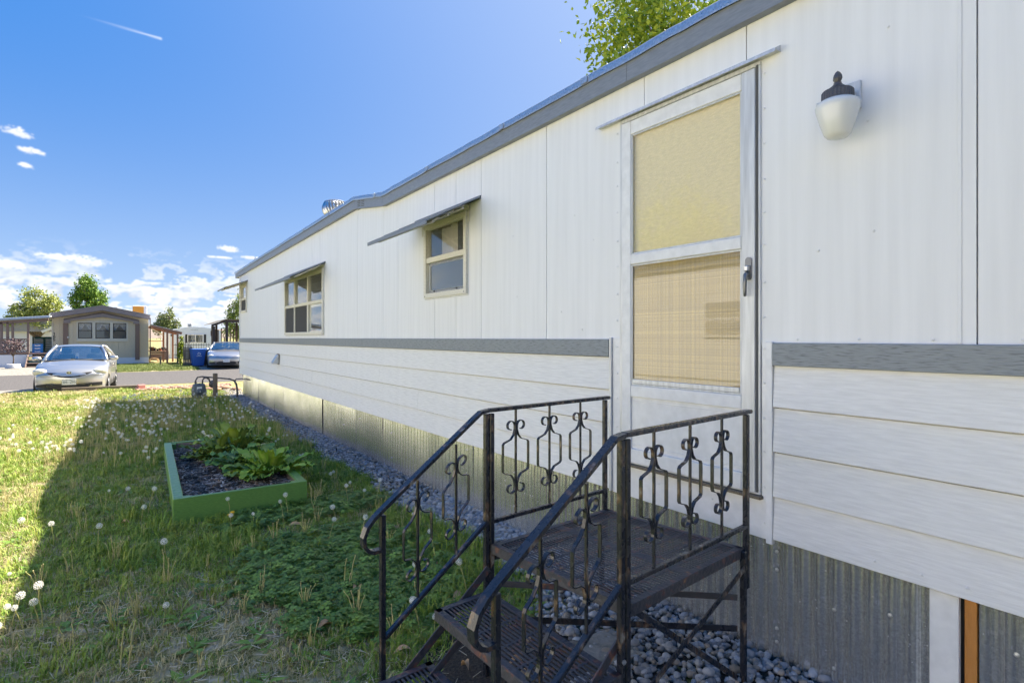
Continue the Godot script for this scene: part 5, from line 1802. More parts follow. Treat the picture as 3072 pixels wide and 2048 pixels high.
		# mirror, headlight, fog recess, door gaps, wheels
		var mir := Node3D.new()
		mir.name = "mirror"
		o.add_child(mir, true)
		var ms := st(true)
		ellipsoid(ms, Vector3(sg * (bw + 0.16), belt + 0.05, ws0 - 0.30), Vector3(0.115, 0.078, 0.075))
		part(mir, "housing", done(ms), paint)
		part(mir, "stem", barmesh(Vector3(sg * (bw - 0.02), belt + 0.0, ws0 - 0.30), Vector3(sg * (bw + 0.10), belt + 0.02, ws0 - 0.30), 0.05, 0.03), M.black)
		ms = st(true)
		ellipsoid(ms, c.lamp * Vector3(sg, 1, 1), c.lamp_size, Basis(Vector3.UP, sg * 0.55) * Basis(Vector3.RIGHT, -0.35))
		var hlp := part(o, "headlight", done(ms), M.lamp_lens)
		ms = st(true)
		ellipsoid(ms, c.lamp * Vector3(sg, 1, 1) + Vector3(-sg * 0.04, -0.015, 0.055), c.lamp_size * Vector3(0.32, 0.5, 0.65))
		part(hlp, "reflector", done(ms), M.chrome)
		part(o, "fog_recess", front_patch(sg * hw * 0.58, sg * hw * 0.86, c.fog_y - 0.035, c.fog_y + 0.045, hl, hw, 0.012, 0.02 * sg), M.black)
		part(o, "door_handle", boxmesh(sg * hw * 0.985 - 0.012, sg * hw * 0.985 + 0.018, belt - 0.17, belt - 0.14, -0.08, 0.10, 0.006), paint)
		for z in [ws0 - 0.35, -0.13, rs0 + 0.40]:
			part(o, "door_gap", barmesh(Vector3(sg * hw * 0.992, 0.25, z), Vector3(sg * hw * 0.972, belt - 0.10, z), 0.012, 0.008, 0.0, Vector3.RIGHT), M.black)
		for wz in wheels: car_wheel(o, Vector3(sg * (hw - 0.10), R, wz), R, sg)
	# grille, lower intake, plate, emblem, wipers
	part(o, "grille", front_strip(c.grille, hl, hw, 0.014), M.black)
	part(o, "lower_intake", front_strip(c.intake, hl, hw, 0.014), M.black)
	part(o, "bumper_line", front_patch(-hw * 0.9, hw * 0.9, 0.585, 0.592, hl, hw, 0.004, 0.0), M.black)
	var pl := Node3D.new()
	pl.name = "number_plate"
	o.add_child(pl, true)
	pl.position = Vector3(0, c.plate_y, hl + 0.030)
	part(pl, "plate", boxmesh(-0.155, 0.155, -0.078, 0.078, -0.006, 0.006, 0.003), M.plate)
	if c.plate_text != "": text_part(pl, "plate_text", c.plate_text, 0.085, Transform3D(Basis(), Vector3(0, -0.005, 0.008)), M.ink, true)
	part(pl, "plate_ridge", slabmesh([Vector2(-0.148, 0.070), Vector2(-0.148, 0.058), Vector2(-0.10, 0.063), Vector2(-0.06, 0.053), Vector2(-0.01, 0.062), Vector2(0.04, 0.054), Vector2(0.09, 0.063), Vector2(0.148, 0.056), Vector2(0.148, 0.070)], 0.0062, 0.0085), c.plate_ridge)
	if c.emblem:
		var em := Node3D.new()
		em.name = "emblem"
		o.add_child(em, true)
		em.position = Vector3(0, c.emblem_y, hl + 0.026)
		part(em, "disc", ring_mesh(0.0, 0.0, 0.058, 0.038, -1.0), M.black)
		for r in [[0.0, 0.0, 0.058, 0.038], [0.0, 0.008, 0.034, 0.014], [0.0, 0.0, 0.018, 0.036]]:
			part(em, "oval", ring_mesh(r[0], r[1], r[2], r[3], 0.006), M.chrome)
	for x in [-0.30, 0.12]:
		part(o, "wiper", tubemesh([Vector3(x + 0.30, belt + 0.03, ws0 + 0.0), Vector3(x - 0.05, belt + 0.035, ws0 - 0.02), Vector3(x - 0.22, belt + 0.06, ws0 - 0.06)], 0.009, 5), M.black)
	part(o, "cowl", boxmesh(-bw + 0.06, bw - 0.06, belt - 0.03, belt + 0.012, ws0 - 0.10, ws0 + 0.03, 0.004), M.black)
	# inside: floor tub, dash, seats
	part(o, "dashboard", boxmesh(-bw + 0.08, bw - 0.08, 0.70, belt - 0.02, ws0 - 0.55, ws0 - 0.14, 0.04), M.seat)
	for x in [-0.36, 0.36]:
		var seat := part(o, "seat", boxmesh(x - 0.22, x + 0.22, 0.5, belt + 0.16, -0.42, -0.27, 0.05), M.seat)
		part(seat, "headrest", boxmesh(x - 0.12, x + 0.12, belt + 0.18, belt + 0.34, -0.44, -0.36, 0.03), M.seat)
	part(o, "rear_seat", boxmesh(-0.6, 0.6, 0.5, belt + 0.10, rs0 + 0.30, rs0 + 0.48, 0.05), M.seat)
	return o

func ring_mesh(cx: float, cy: float, rx: float, ry: float, band: float) -> ArrayMesh:
	var s := st(true)
	for k in 24:
		var a := TAU * k / 24.0
		var b := TAU * (k + 1) / 24.0
		var p := Vector3(cx + cos(a) * rx, cy + sin(a) * ry, 0.004)
		var q := Vector3(cx + cos(b) * rx, cy + sin(b) * ry, 0.004)
		if band < 0.0:
			tri_out(s, Vector3(cx, cy, 0.0), p - Vector3(0, 0, 0.004), q - Vector3(0, 0, 0.004), Vector3.BACK)
			continue
		var c := Vector3(cx, cy, 0.004)
		quad_out(s, p, q, q + (c - q).normalized() * band, p + (c - p).normalized() * band, Vector3.BACK)
	return done(s)

func ellipsoid(s: SurfaceTool, c: Vector3, r: Vector3, b := Basis()) -> void:
	for i in 8:
		for k in 14:
			var f := func(u: int, v: int) -> Vector3:
				var la := -PI / 2 + PI * u / 8.0
				var lo := TAU * v / 14.0
				return b * (Vector3(cos(la) * cos(lo), sin(la), cos(la) * sin(lo)) * r)
			var p0: Vector3 = f.call(i, k)
			var p1: Vector3 = f.call(i, k + 1)
			var p2: Vector3 = f.call(i + 1, k + 1)
			var p3: Vector3 = f.call(i + 1, k)
			quad_out(s, c + p0, c + p1, c + p2, c + p3, p0 + p2)

func front_patch(x0: float, x1: float, y0: float, y1: float, hl: float, hw: float, proud: float, skew: float) -> ArrayMesh:
	var s := st(true)
	for k in 8:
		var xa := lerpf(x0, x1, k / 8.0)
		var xb := lerpf(x0, x1, (k + 1) / 8.0)
		var sh := func(x: float, t: float) -> Vector3:
			var u := absf((x - x0) / (x1 - x0) * 2.0 - 1.0)
			var y := lerpf(y0, y1, t) + skew * ((x - x0) / (x1 - x0)) * (1.0 if t > 0.5 else 0.0)
			return Vector3(x, y, nose(x, hl, hl, hw) + proud - 0.004 * u)
		quad_out(s, sh.call(xa, 0.0), sh.call(xb, 0.0), sh.call(xb, 1.0), sh.call(xa, 1.0), Vector3.BACK)
	return done(s)

# strip given as [x, low, high] keys from the middle out, mirrored
func front_strip(keys: Array, hl: float, hw: float, proud: float) -> ArrayMesh:
	var s := st(true)
	for sg in [1.0, -1.0]:
		for i in keys.size() - 1:
			var a: Array = keys[i]
			var b: Array = keys[i + 1]
			var f := func(x: float, y: float) -> Vector3: return Vector3(sg * x, y, nose(x, hl, hl, hw) + proud - maxf(0.0, y - 0.60) * 0.55)
			quad_out(s, f.call(a[0], a[1]), f.call(b[0], b[1]), f.call(b[0], b[2]), f.call(a[0], a[2]), Vector3.BACK)
	return done(s)

func car_wheel(o: Node3D, at: Vector3, R: float, sg: float) -> void:
	var w := Node3D.new()
	w.name = "wheel"
	o.add_child(w, true)
	w.position = at
	w.rotation.z = -PI / 2 * sg
	part(w, "tyre", lathemesh([Vector2(R * 0.66, -0.09), Vector2(R * 0.95, -0.095), Vector2(R, -0.07), Vector2(R, 0.07), Vector2(R * 0.95, 0.095), Vector2(R * 0.66, 0.09)], 28), M.rubber)
	part(w, "rim", lathemesh([Vector2(R * 0.67, 0.088), Vector2(R * 0.62, 0.092), Vector2(R * 0.58, 0.06), Vector2(0.05, 0.055), Vector2(0.0, 0.06)], 24), M.galv2)
	for k in 7:
		var a := TAU * k / 7.0
		var d := Vector3(cos(a), 0, sin(a))
		part(w, "spoke", barmesh(d * 0.03 + Vector3.UP * 0.07, d * R * 0.6 + Vector3.UP * 0.075, 0.035, 0.02, 0.005), M.chrome)

func make_cars() -> void:
	var car1 := {"L": 4.30, "W": 1.70, "front_axle": 1.33, "rear_axle": -1.22, "wheel": 0.30, "paint": M.silver,
		"top": [[2.15, 0.60], [2.10, 0.68], [1.95, 0.76], [1.60, 0.86], [1.10, 0.955], [0.85, 0.985], [-1.30, 1.0], [-1.6, 1.03], [-2.0, 1.02], [-2.1, 0.96], [-2.15, 0.80]],
		"wid": [[2.15, 0.86], [2.0, 0.93], [1.6, 0.985], [1.0, 1.0], [-1.4, 1.0], [-1.9, 0.95], [-2.15, 0.86]],
		"ws": [1.02, 0.22], "rs": [-0.75, -1.48], "belt": 0.985, "roof": 1.455, "lamp": Vector3(0.635, 0.675, 1.80), "lamp_size": Vector3(0.215, 0.11, 0.20), "fog_y": 0.335,
		"grille": [[0.0, 0.545, 0.665], [0.22, 0.565, 0.675], [0.40, 0.625, 0.690], [0.50, 0.680, 0.695]], "intake": [[0.0, 0.235, 0.350], [0.34, 0.24, 0.35], [0.46, 0.30, 0.385], [0.50, 0.36, 0.39]],
		"plate_y": 0.43, "plate_text": "106-ZHV", "plate_ridge": M.ink, "emblem": true, "emblem_y": 0.69}
	var c1 := make_car("silver_car", "silver four-door sedan facing the lawn, parked across the lawn's end", "", Vector3(-3.50, -0.21, -21.65), deg_to_rad(-3.2), car1)
	# placard behind the windscreen
	var pc := part(c1, "parking_placard", boxmesh(-0.04, 0.04, 1.02, 1.20, 0.56, 0.563, 0.001), M.plate)
	part(pc, "placard_symbol", boxmesh(-0.028, 0.028, 1.035, 1.095, 0.5635, 0.565, 0.001), M.blue_bin)
	var car2 := {"L": 5.05, "W": 1.85, "front_axle": 1.52, "rear_axle": -1.30, "wheel": 0.335, "paint": M.silver2,
		"top": [[2.525, 0.62], [2.46, 0.70], [2.25, 0.78], [1.8, 0.88], [1.20, 0.96], [-1.5, 1.0], [-2.0, 1.0], [-2.45, 0.96], [-2.525, 0.8]],
		"wid": [[2.525, 0.88], [2.3, 0.94], [1.8, 0.985], [1.0, 1.0], [-1.7, 1.0], [-2.2, 0.96], [-2.525, 0.88]],
		"ws": [1.12, 0.25], "rs": [-0.95, -1.75], "belt": 0.985, "roof": 1.44, "lamp": Vector3(0.70, 0.68, 2.13), "lamp_size": Vector3(0.20, 0.09, 0.17), "fog_y": 0.34,
		"grille": [[0.0, 0.62, 0.70], [0.30, 0.625, 0.695], [0.45, 0.63, 0.69], [0.50, 0.64, 0.68]], "intake": [[0.0, 0.26, 0.40], [0.30, 0.26, 0.40], [0.42, 0.28, 0.39], [0.46, 0.30, 0.37]],
		"plate_y": 0.45, "plate_text": "", "plate_ridge": M.blue_bin, "emblem": false, "emblem_y": 0.7}
	make_car("silver_car", "silver sedan half hidden by the white home's corner, parked beside the blue bin", "", Vector3(2.35, -0.21, -34.6), deg_to_rad(-8.0), car2)

# ---------------------------------------------------------------- across the street
func make_tan_house() -> void:
	var z := -40.0
	var h := thing("tan_house", "tan mobile home with mauve gabled fascia and three dark windows across the street", "house")
	for r: Rect2 in rect_minus([Rect2(-5.64, -0.12, 4.45, 2.72)], Rect2(-4.56, 1.395, 2.28, 0.92)): part(h, "front_wall", boxmesh(r.position.x, r.end.x, r.position.y, r.end.y, z - 0.12, z - 0.034), M.tan)
	part(h, "core", boxmesh(-5.64, -1.19, -0.12, 2.60, z - 12.0, z - 4.0), M.tan)
	for x in [-5.64, -1.24]: part(h, "side_wall", boxmesh(x, x + 0.05, -0.12, 2.60, z - 4.0, z - 0.121), M.tan)
	part(h, "ceiling", boxmesh(-5.58, -1.25, 2.50, 2.55, z - 3.99, z - 0.13), M.white)
	part(h, "floor", boxmesh(-5.58, -1.25, 0.45, 0.50, z - 3.99, z - 0.13), M.panelling)
	var nb := 15
	for i in nb:
		var xa := lerpf(-5.66, -1.17, float(i) / nb) + 0.004
		var xb := lerpf(-5.66, -1.17, float(i + 1) / nb) - 0.004
		for r: Rect2 in rect_minus([Rect2(xa, 0.27, xb - xa, 2.35)], Rect2(-4.56, 1.395, 2.28, 0.92)): part(h, "wall_board", boxmesh(r.position.x, r.end.x, r.position.y, r.end.y, z - 0.03, z, 0.003), M.tan)
	part(h, "skirting", boxmesh(-5.66, -1.17, -0.2, 0.265, z - 0.03, z + 0.012), M.offwhite)
	part(h, "gable_wall", slabmesh([Vector2(-5.66, 2.6), Vector2(-1.17, 2.6), Vector2(-1.17, 2.66), Vector2(-3.42, 3.12), Vector2(-5.66, 2.66)], z - 0.05, z - 0.031), M.tan)
	# fascia along the gable, a second lower arch carried by pilasters
	for sg in [-1.0, 1.0]:
		var e: float = -3.42 + sg * 2.30
		part(h, "fascia", slabmesh([Vector2(-3.42, 3.03), Vector2(e, 2.55), Vector2(e, 2.79), Vector2(-3.42, 3.30)] if sg > 0 else [Vector2(-3.42, 3.03), Vector2(-3.42, 3.30), Vector2(e, 2.79), Vector2(e, 2.55)], z + 0.30, z + 0.36), M.mauve)
		part(h, "roof", slabmesh([Vector2(-3.42, 3.305), Vector2(e + sg * 0.05, 2.79), Vector2(e + sg * 0.05, 2.82), Vector2(-3.42, 3.335)] if sg > 0 else [Vector2(-3.42, 3.305), Vector2(-3.42, 3.335), Vector2(e + sg * 0.05, 2.82), Vector2(e + sg * 0.05, 2.79)], z - 12.2, z + 0.38), M.shingle)
		part(h, "soffit", slabmesh([Vector2(-3.42, 3.02), Vector2(e, 2.54), Vector2(e, 2.55), Vector2(-3.42, 3.03)] if sg > 0 else [Vector2(-3.42, 3.02), Vector2(-3.42, 3.03), Vector2(e, 2.55), Vector2(e, 2.54)], z - 0.02, z + 0.30), M.mauve_dark)
		var a: float = -3.42 + sg * 1.77
		part(h, "arch_board", slabmesh([Vector2(-3.42, 2.66), Vector2(a - sg * 0.30, 2.40), Vector2(a - sg * 0.30, 2.27), Vector2(a, 2.27), Vector2(a, 2.44), Vector2(-3.42, 2.86)] if sg > 0 else [Vector2(-3.42, 2.66), Vector2(-3.42, 2.86), Vector2(a, 2.44), Vector2(a, 2.27), Vector2(a - sg * 0.30, 2.27), Vector2(a - sg * 0.30, 2.40)], z + 0.10, z + 0.16), M.mauve)
		part(h, "arch_soffit", slabmesh([Vector2(-3.42, 2.865), Vector2(a, 2.445), Vector2(a, 2.50), Vector2(-3.42, 2.94)] if sg > 0 else [Vector2(-3.42, 2.865), Vector2(-3.42, 2.94), Vector2(a, 2.50), Vector2(a, 2.445)], z + 0.001, z + 0.13), M.mauve_dark)
		var pil := part(h, "pilaster", boxmesh(a - sg * 0.09 - 0.11, a - sg * 0.09 + 0.11, 0.12, 2.27, z + 0.002, z + 0.10, 0.01), M.brown_paint)
		part(pil, "collar", boxmesh(a - sg * 0.09 - 0.125, a - sg * 0.09 + 0.125, 0.62, 0.66, z + 0.001, z + 0.115, 0.005), M.brown_paint)
	for x in [-5.68, -1.10]:
		part(h, "downspout", boxmesh(x - 0.03, x + 0.03, 0.1, 2.66, z - 0.02, z + 0.045, 0.006), M.mauve_dark if x > -3 else M.tan_trim)
	part(h, "roof_jack", boxmesh(-3.0, -2.75, 3.1, 3.36, z - 3.0, z - 2.8, 0.01), M.mauve_dark)
	# windows: one boxed frame, three sashes
	var w := part(h, "window", boxmesh(-4.62, -2.20, 1.215, 1.40, z + 0.001, z + 0.05, 0.008), M.tan_trim)
	part(w, "head_trim", boxmesh(-4.62, -2.20, 2.31, 2.385, z + 0.001, z + 0.05, 0.008), M.tan_trim)
	for x in [[-4.62, -4.555], [-3.905, -3.755], [-3.075, -2.93], [-2.285, -2.20]]: part(w, "jamb", boxmesh(x[0], x[1], 1.401, 2.309, z - 0.03, z + 0.048, 0.004), M.tan_trim)
	for k in 3:
		var x0: float = [-4.555, -3.755, -2.93][k]
		var x1: float = [-3.905, -3.075, -2.285][k]
		var f := part(w, "sash", sash_ring(x0 + 0.001, x1 - 0.001, 1.402, 2.308, 0.035, z + 0.0, z + 0.03), M.black)
		f.position = Vector3.ZERO
		part(w, "pane", boxmesh(x0 + 0.036, x1 - 0.036, 1.436, 2.274, z + 0.010, z + 0.014), M.glass)
		part(w, "meeting_rail", boxmesh(x0 + 0.036, x1 - 0.036, 1.84, 1.875, z + 0.016, z + 0.029), M.black)
		for sg in [-1.0, 1.0]:
			var cx := (x0 + x1) / 2
			var c := slabmesh([Vector2(cx + sg * 0.29, 2.27), Vector2(cx + sg * 0.03, 2.27), Vector2(cx + sg * 0.06, 2.10), Vector2(cx + sg * 0.17, 1.93), Vector2(cx + sg * 0.29, 1.86)], z - 0.10, z - 0.09)
			part(w, "curtain", c, M.lace)
		part(w, "valance", boxmesh(x0 + 0.04, x1 - 0.04, 2.15, 2.272, z - 0.085, z - 0.08), M.lace)
	part(h, "wall_lamp", boxmesh(-5.03, -4.95, 1.43, 1.50, z + 0.101, z + 0.16, 0.01), M.offwhite)
	for k in 3: text_part(h, "house_number", ["1", "0", "5"][k], 0.20, Transform3D(Basis(), Vector3(-5.605, 1.66 - 0.165 * k, z + 0.006)), M.black)
	# evaporative cooler on the roof
	var c := thing("evaporative_cooler", "orange and white evaporative cooler on the roof of the tan house", "cooler", "", Vector3(-1.60, 2.90, -43.5))
	part(c, "cabinet", boxmesh(-0.36, 0.44, 0.05, 0.64, -0.7, 0.0, 0.015), M.offwhite)
	part(c, "front_panel", boxmesh(-0.34, 0.26, 0.02, 0.60, 0.001, 0.02, 0.006), M.orange)
	part(c, "stand", boxmesh(-0.34, 0.4, -0.4, 0.05, -0.65, -0.05), M.galv2)
	make_porch()

func sash_ring(x0: float, x1: float, y0: float, y1: float, w: float, za: float, zb: float) -> ArrayMesh:
	var s := st()
	bx(s, x0, x1, y0, y0 + w, za, zb)
	bx(s, x0, x1, y1 - w, y1, za, zb)
	bx(s, x0, x0 + w, y0 + w, y1 - w, za, zb)
	bx(s, x1 - w, x1, y0 + w, y1 - w, za, zb)
	return done(s)

func make_porch() -> void:
	var o := thing("porch", "brown timber porch with lattice rail and sloping roof on the left of the tan house", "porch")
	var z := -39.0
	part(o, "roof_deck", slabmesh([Vector2(-9.2, 2.27), Vector2(-5.68, 2.60), Vector2(-5.68, 2.66), Vector2(-9.2, 2.33)], z - 5.0, z + 0.1), M.offwhite)
	part(o, "gutter", barmesh(Vector3(-9.2, 2.26, z + 0.14), Vector3(-5.70, 2.585, z + 0.14), 0.09, 0.11, 0.01), M.blue_grey)
	part(o, "header_beam", barmesh(Vector3(-9.2, 2.10, z), Vector3(-5.75, 2.42, z), 0.10, 0.16, 0.01), M.brown_paint)
	for p in [[-7.66, 0.11], [-7.42, 0.11], [-7.22, 0.10], [-6.60, 0.10], [-8.4, 0.11], [-9.0, 0.11]]:
		part(o, "post", boxmesh(p[0] - p[1] / 2, p[0] + p[1] / 2, 0.6, 2.25, z - 0.06, z + 0.05, 0.006), M.brown_paint)
	part(o, "rail", boxmesh(-9.1, -6.58, 1.33, 1.40, z - 0.04, z + 0.07, 0.006), M.brown_paint)
	part(o, "rail", boxmesh(-9.1, -6.58, 0.62, 0.68, z - 0.04, z + 0.07, 0.006), M.brown_paint)
	for d in 2:
		for k in 23:
			var x := -9.1 + k * 0.115
			var x2 := x + 0.64
			if d == 0 and x2 > -6.6: continue
			var a := Vector3(x, 0.68, z + 0.01 + d * 0.014)
			var b := Vector3(minf(x2, -6.6), 1.33, z + 0.01 + d * 0.014)
			if d == 1:
				a = Vector3(minf(x2, -6.6), 0.68, z + 0.024)
				b = Vector3(x, 1.33, z + 0.024)
				if x2 > -6.6: continue
			part(o, "lattice_slat", barmesh(a, b, 0.040, 0.010, 0.0, Vector3.BACK), M.brown_paint)
	part(o, "deck", boxmesh(-9.1, -5.7, 0.54, 0.61, z - 4.8, z - 0.02, 0.006), M.brown_paint)
	part(o, "base_wall", boxmesh(-9.1, -6.66, -0.2, 0.535, z - 0.03, z + 0.03), M.offwhite)
	for k in 4: part(o, "step", boxmesh(-6.58, -5.75, 0.40 - k * 0.17, 0.44 - k * 0.17, z + 0.0 + k * 0.26, z + 0.28 + k * 0.26, 0.005), M.brown_paint)
	for x in [-6.60, -5.73]: part(o, "step_stringer", slabmesh([Vector2(0.0, 0.55), Vector2(0.0, -0.2), Vector2(-1.1, -0.2), Vector2(-1.1, -0.10)], x - 0.02, x + 0.02), M.brown_paint).transform = Transform3D(Basis(Vector3.UP, PI / 2), Vector3(0, 0, z)) * Transform3D(Basis(), Vector3.ZERO)
	# things on the porch and behind it
	for k in 3:
		var b := thing("storage_case", ["bottom", "middle", "top"][k] + " blue printed case of the stack on the tan house's porch", "case", "stacked blue cases", Vector3(-6.28, 0.61 + k * 0.165, z - 0.7))
		part(b, "carton", boxmesh(-0.22, 0.22, 0.0, 0.16, -0.15, 0.15, 0.008), M.blue_case)
		part(b, "pale_print", slabmesh([Vector2(-0.12, 0.05), Vector2(0.0, 0.035), Vector2(0.14, 0.06), Vector2(0.10, 0.12), Vector2(-0.02, 0.10), Vector2(-0.11, 0.125)], 0.151, 0.1525), M.offwhite)
	var sh := thing("green_shed", "dark green framed shed with white slat walls behind the porch", "shed", "", Vector3(0, 0, -44.0))
	part(sh, "frame", sash_ring(-6.95, -5.9, 0.0, 1.50, 0.07, -0.02, 0.05), M.teal)
	part(sh, "post", boxmesh(-6.44, -6.36, 0.07, 1.43, -0.02, 0.05), M.teal)
	for k in 12:
		for seg in [[-6.88, -6.44], [-6.36, -5.97]]:
			part(sh, "slat", boxmesh(seg[0], seg[1], 0.12 + k * 0.108, 0.18 + k * 0.108, -0.015, 0.0), M.offwhite)
	part(sh, "back", boxmesh(-6.95, -5.9, 0.0, 1.5, -1.0, -0.9), M.teal)
	var wh := thing("white_house", "white house with grey shingle roof seen through the porch", "house", "", Vector3(0, 0, -60.0))
	part(wh, "wall", boxmesh(-11.5, -6.6, -0.15, 1.95, -6.0, 0.0), M.offwhite)
	for k in 12: part(wh, "siding_board", boxmesh(-11.5, -6.6, -0.1 + k * 0.165, 0.05 + k * 0.165, 0.001, 0.02, 0.004), M.offwhite)
	part(wh, "roof", slabmesh([Vector2(-12.0, 1.95), Vector2(-7.6, 1.95), Vector2(-6.4, 2.9), Vector2(-12.0, 2.75)], -6.2, 0.4), M.shingle)
	part(wh, "barge_board", barmesh(Vector3(-8.0, 1.92, 0.45), Vector3(-6.5, 2.75, 0.45), 0.10, 0.22, 0.01), M.offwhite)
	# potted tree in stacked white tyres
	var t := thing("potted_tree", "small dark-leaved tree in a white tyre planter before the porch", "potted tree", "", Vector3(-6.98, -0.11, -37.2))
	for k in 3: part(t, "planter_ring", lathemesh([Vector2(0.22, 0.01 + k * 0.075), Vector2(0.30 - 0.015 * k, 0.02 + k * 0.075), Vector2(0.32 - 0.015 * k, 0.045 + k * 0.075), Vector2(0.30 - 0.015 * k, 0.072 + k * 0.075), Vector2(0.22, 0.08 + k * 0.075)], 20), M.offwhite)
	part(t, "soil", lathemesh([Vector2(0.24, 0.2), Vector2(0.0, 0.23)], 14), M.dirt)
	var s := st(true)
	tube(s, [Vector3(0, 0.1, 0), Vector3(0.02, 0.45, 0), Vector3(0.0, 0.75, 0.02)], [0.035, 0.028, 0.022], 7)
	for k in 6:
		var a := TAU * k / 6.0
		tube(s, [Vector3(0.0, 0.62, 0.0), Vector3(cos(a) * 0.16, 0.82, sin(a) * 0.16), Vector3(cos(a) * 0.32, 1.12, sin(a) * 0.3)], [0.018, 0.012, 0.006], 5)
	part(t, "trunk", done(s), M.bark)
	part(t, "crown", leaf_cloud([[Vector3(0, 1.15, 0), Vector3(0.48, 0.36, 0.45)]], 700, 0.05, Color(0.05, 0.035, 0.045), Color(0.16, 0.10, 0.11), 5, 0.3), M.leaf)

func make_right_yards() -> void:
	# open carport on the tan house's right
	var o := thing("carport", "reddish brown timber carport with a sloping beam right of the tan house", "carport")
	var z := -38.0
	part(o, "beam", barmesh(Vector3(-1.12, 2.12, z), Vector3(0.42, 1.70, z), 0.08, 0.14, 0.01), M.redwood)
	part(o, "beam", barmesh(Vector3(-1.12, 2.12, z - 4.0), Vector3(0.42, 1.70, z - 4.0), 0.08, 0.14, 0.01), M.redwood)
	part(o, "roof_sheet", slabmesh([Vector2(-1.12, 2.195), Vector2(0.48, 1.765), Vector2(0.48, 1.785), Vector2(-1.12, 2.215)], z - 4.1, z + 0.06), M.offwhite)
	for p in [[-0.32, 0.0], [0.20, 0.0], [-0.32, -4.0], [0.20, -4.0]]:
		part(o, "post", boxmesh(p[0] - 0.05, p[0] + 0.05, -0.15, 1.82 if p[0] < 0 else 1.68, z + p[1] - 0.05, z + p[1] + 0.05, 0.008), M.redwood)
	part(o, "brace", barmesh(Vector3(-1.0, 2.0, z - 2.5), Vector3(-0.36, 1.62, z - 3.9), 0.05, 0.05), M.offwhite)
	var d := thing("deck", "low brown plank deck with pots under the carport", "deck", "", Vector3(0, 0, -40.0))
	for k in 4: part(d, "plank", boxmesh(-1.14, -0.14, 0.06 + k * 0.135, 0.185 + k * 0.135, -0.03, 0.0, 0.005), M.redwood)
	part(d, "floor", boxmesh(-1.14, -0.14, 0.60, 0.64, -3.0, 0.02, 0.005), M.redwood)
	part(d, "hand_rail", boxmesh(-1.14, -0.3, 1.20, 1.25, -2.9, -2.84, 0.004), M.redwood)
	rng.seed = 12
	for k in 6:
		var p := part(self, "flower_pot", lathemesh([Vector2(0.0, 0.0), Vector2(0.07, 0.0), Vector2(0.10, 0.17), Vector2(0.11, 0.18), Vector2(0.09, 0.18), Vector2(0.08, 0.15), Vector2(0.0, 0.15)], 14), [M.terracotta, M.meter, M.black][k % 3])
		p.position = Vector3(-1.02 + k * 0.155, 0.64, -40.2 - (k % 2) * 0.3)
		p.scale = Vector3.ONE * rng.randf_range(0.7, 1.4)
		tag(p, ORD[k] + " small flower pot from the left on the deck under the carport", "pot", "pots on the deck")
	# coiled hose and a stump post in front
	var s := st(true)
	var pts := []
	for k in 50: pts.append(Vector3(cos(k * 0.5) * (0.17 + 0.002 * k), 0.2 + 0.13 * sin(k * 0.5) * 0.9, k * 0.004))
	tube(s, pts, 0.014, 6)
	var hz := part(self, "garden_hose", done(s), M.hose)
	hz.position = Vector3(-1.0, -0.05, -37.5)
	tag(hz, "pale coiled garden hose by the tan house's right corner", "hose")
	var sp := part(self, "wooden_stake", boxmesh(-0.045, 0.045, -0.2, 0.50, -0.045, 0.045, 0.006), M.oldwood)
	sp.position = Vector3(-0.72, -0.1, -36.5)
	tag(sp, "short grey wooden stake at the back of the far lawn", "stake")
	# white trailer behind
	var t := thing("white_trailer", "white mobile home with shuttered window behind the blue bin", "mobile home", "", Vector3(0, 0, -48.0))
	var arch := [Vector2(0.55, -0.15), Vector2(3.75, -0.15), Vector2(3.75, 2.0), Vector2(3.2, 2.15), Vector2(2.5, 2.24), Vector2(1.9, 2.27), Vector2(1.3, 2.22), Vector2(0.7, 2.08), Vector2(0.55, 2.0)]
	part(t, "body", slabmesh(arch, -9.0, -2.5), M.paleblue)
	part(t, "end_wall", slabmesh([Vector2(0.55, 1.69), Vector2(3.75, 1.69), Vector2(3.75, 2.0), Vector2(3.2, 2.15), Vector2(2.5, 2.24), Vector2(1.9, 2.27), Vector2(1.3, 2.22), Vector2(0.7, 2.08), Vector2(0.55, 2.0)], -0.1, 0.0), M.paleblue)
	for r: Rect2 in rect_minus([Rect2(0.55, -0.15, 3.2, 1.839)], Rect2(1.54, 1.09, 0.98, 0.7)): part(t, "end_wall", boxmesh(r.position.x, r.end.x, r.position.y, r.end.y, -0.1, 0.0), M.paleblue)
	part(t, "roof", slabmesh([Vector2(0.55, 2.0), Vector2(0.7, 2.08), Vector2(1.3, 2.22), Vector2(1.9, 2.27), Vector2(2.5, 2.24), Vector2(3.2, 2.15), Vector2(3.75, 2.0), Vector2(3.75, 1.98), Vector2(3.2, 2.12), Vector2(1.9, 2.24), Vector2(0.7, 2.05), Vector2(0.55, 1.98)], -2.49, -0.101), M.offwhite)
	for x in [0.55, 3.70]: part(t, "side_wall", boxmesh(x, x + 0.05, -0.15, 1.97, -2.49, -0.101), M.paleblue)
	for k in 8:
		for r: Rect2 in rect_minus([Rect2(0.56, k * 0.22, 3.18, 0.213)], Rect2(1.54, 1.09, 0.98, 0.57)): part(t, "siding_board", boxmesh(r.position.x, r.end.x, r.position.y, r.end.y, 0.001, 0.014, 0.003), M.paleblue)
	var w := part(t, "window", sash_ring(1.50, 2.56, 1.05, 1.70, 0.05, 0.0145, 0.06), M.offwhite)
	part(w, "mullion", boxmesh(2.005, 2.055, 1.10, 1.65, 0.015, 0.055), M.offwhite)
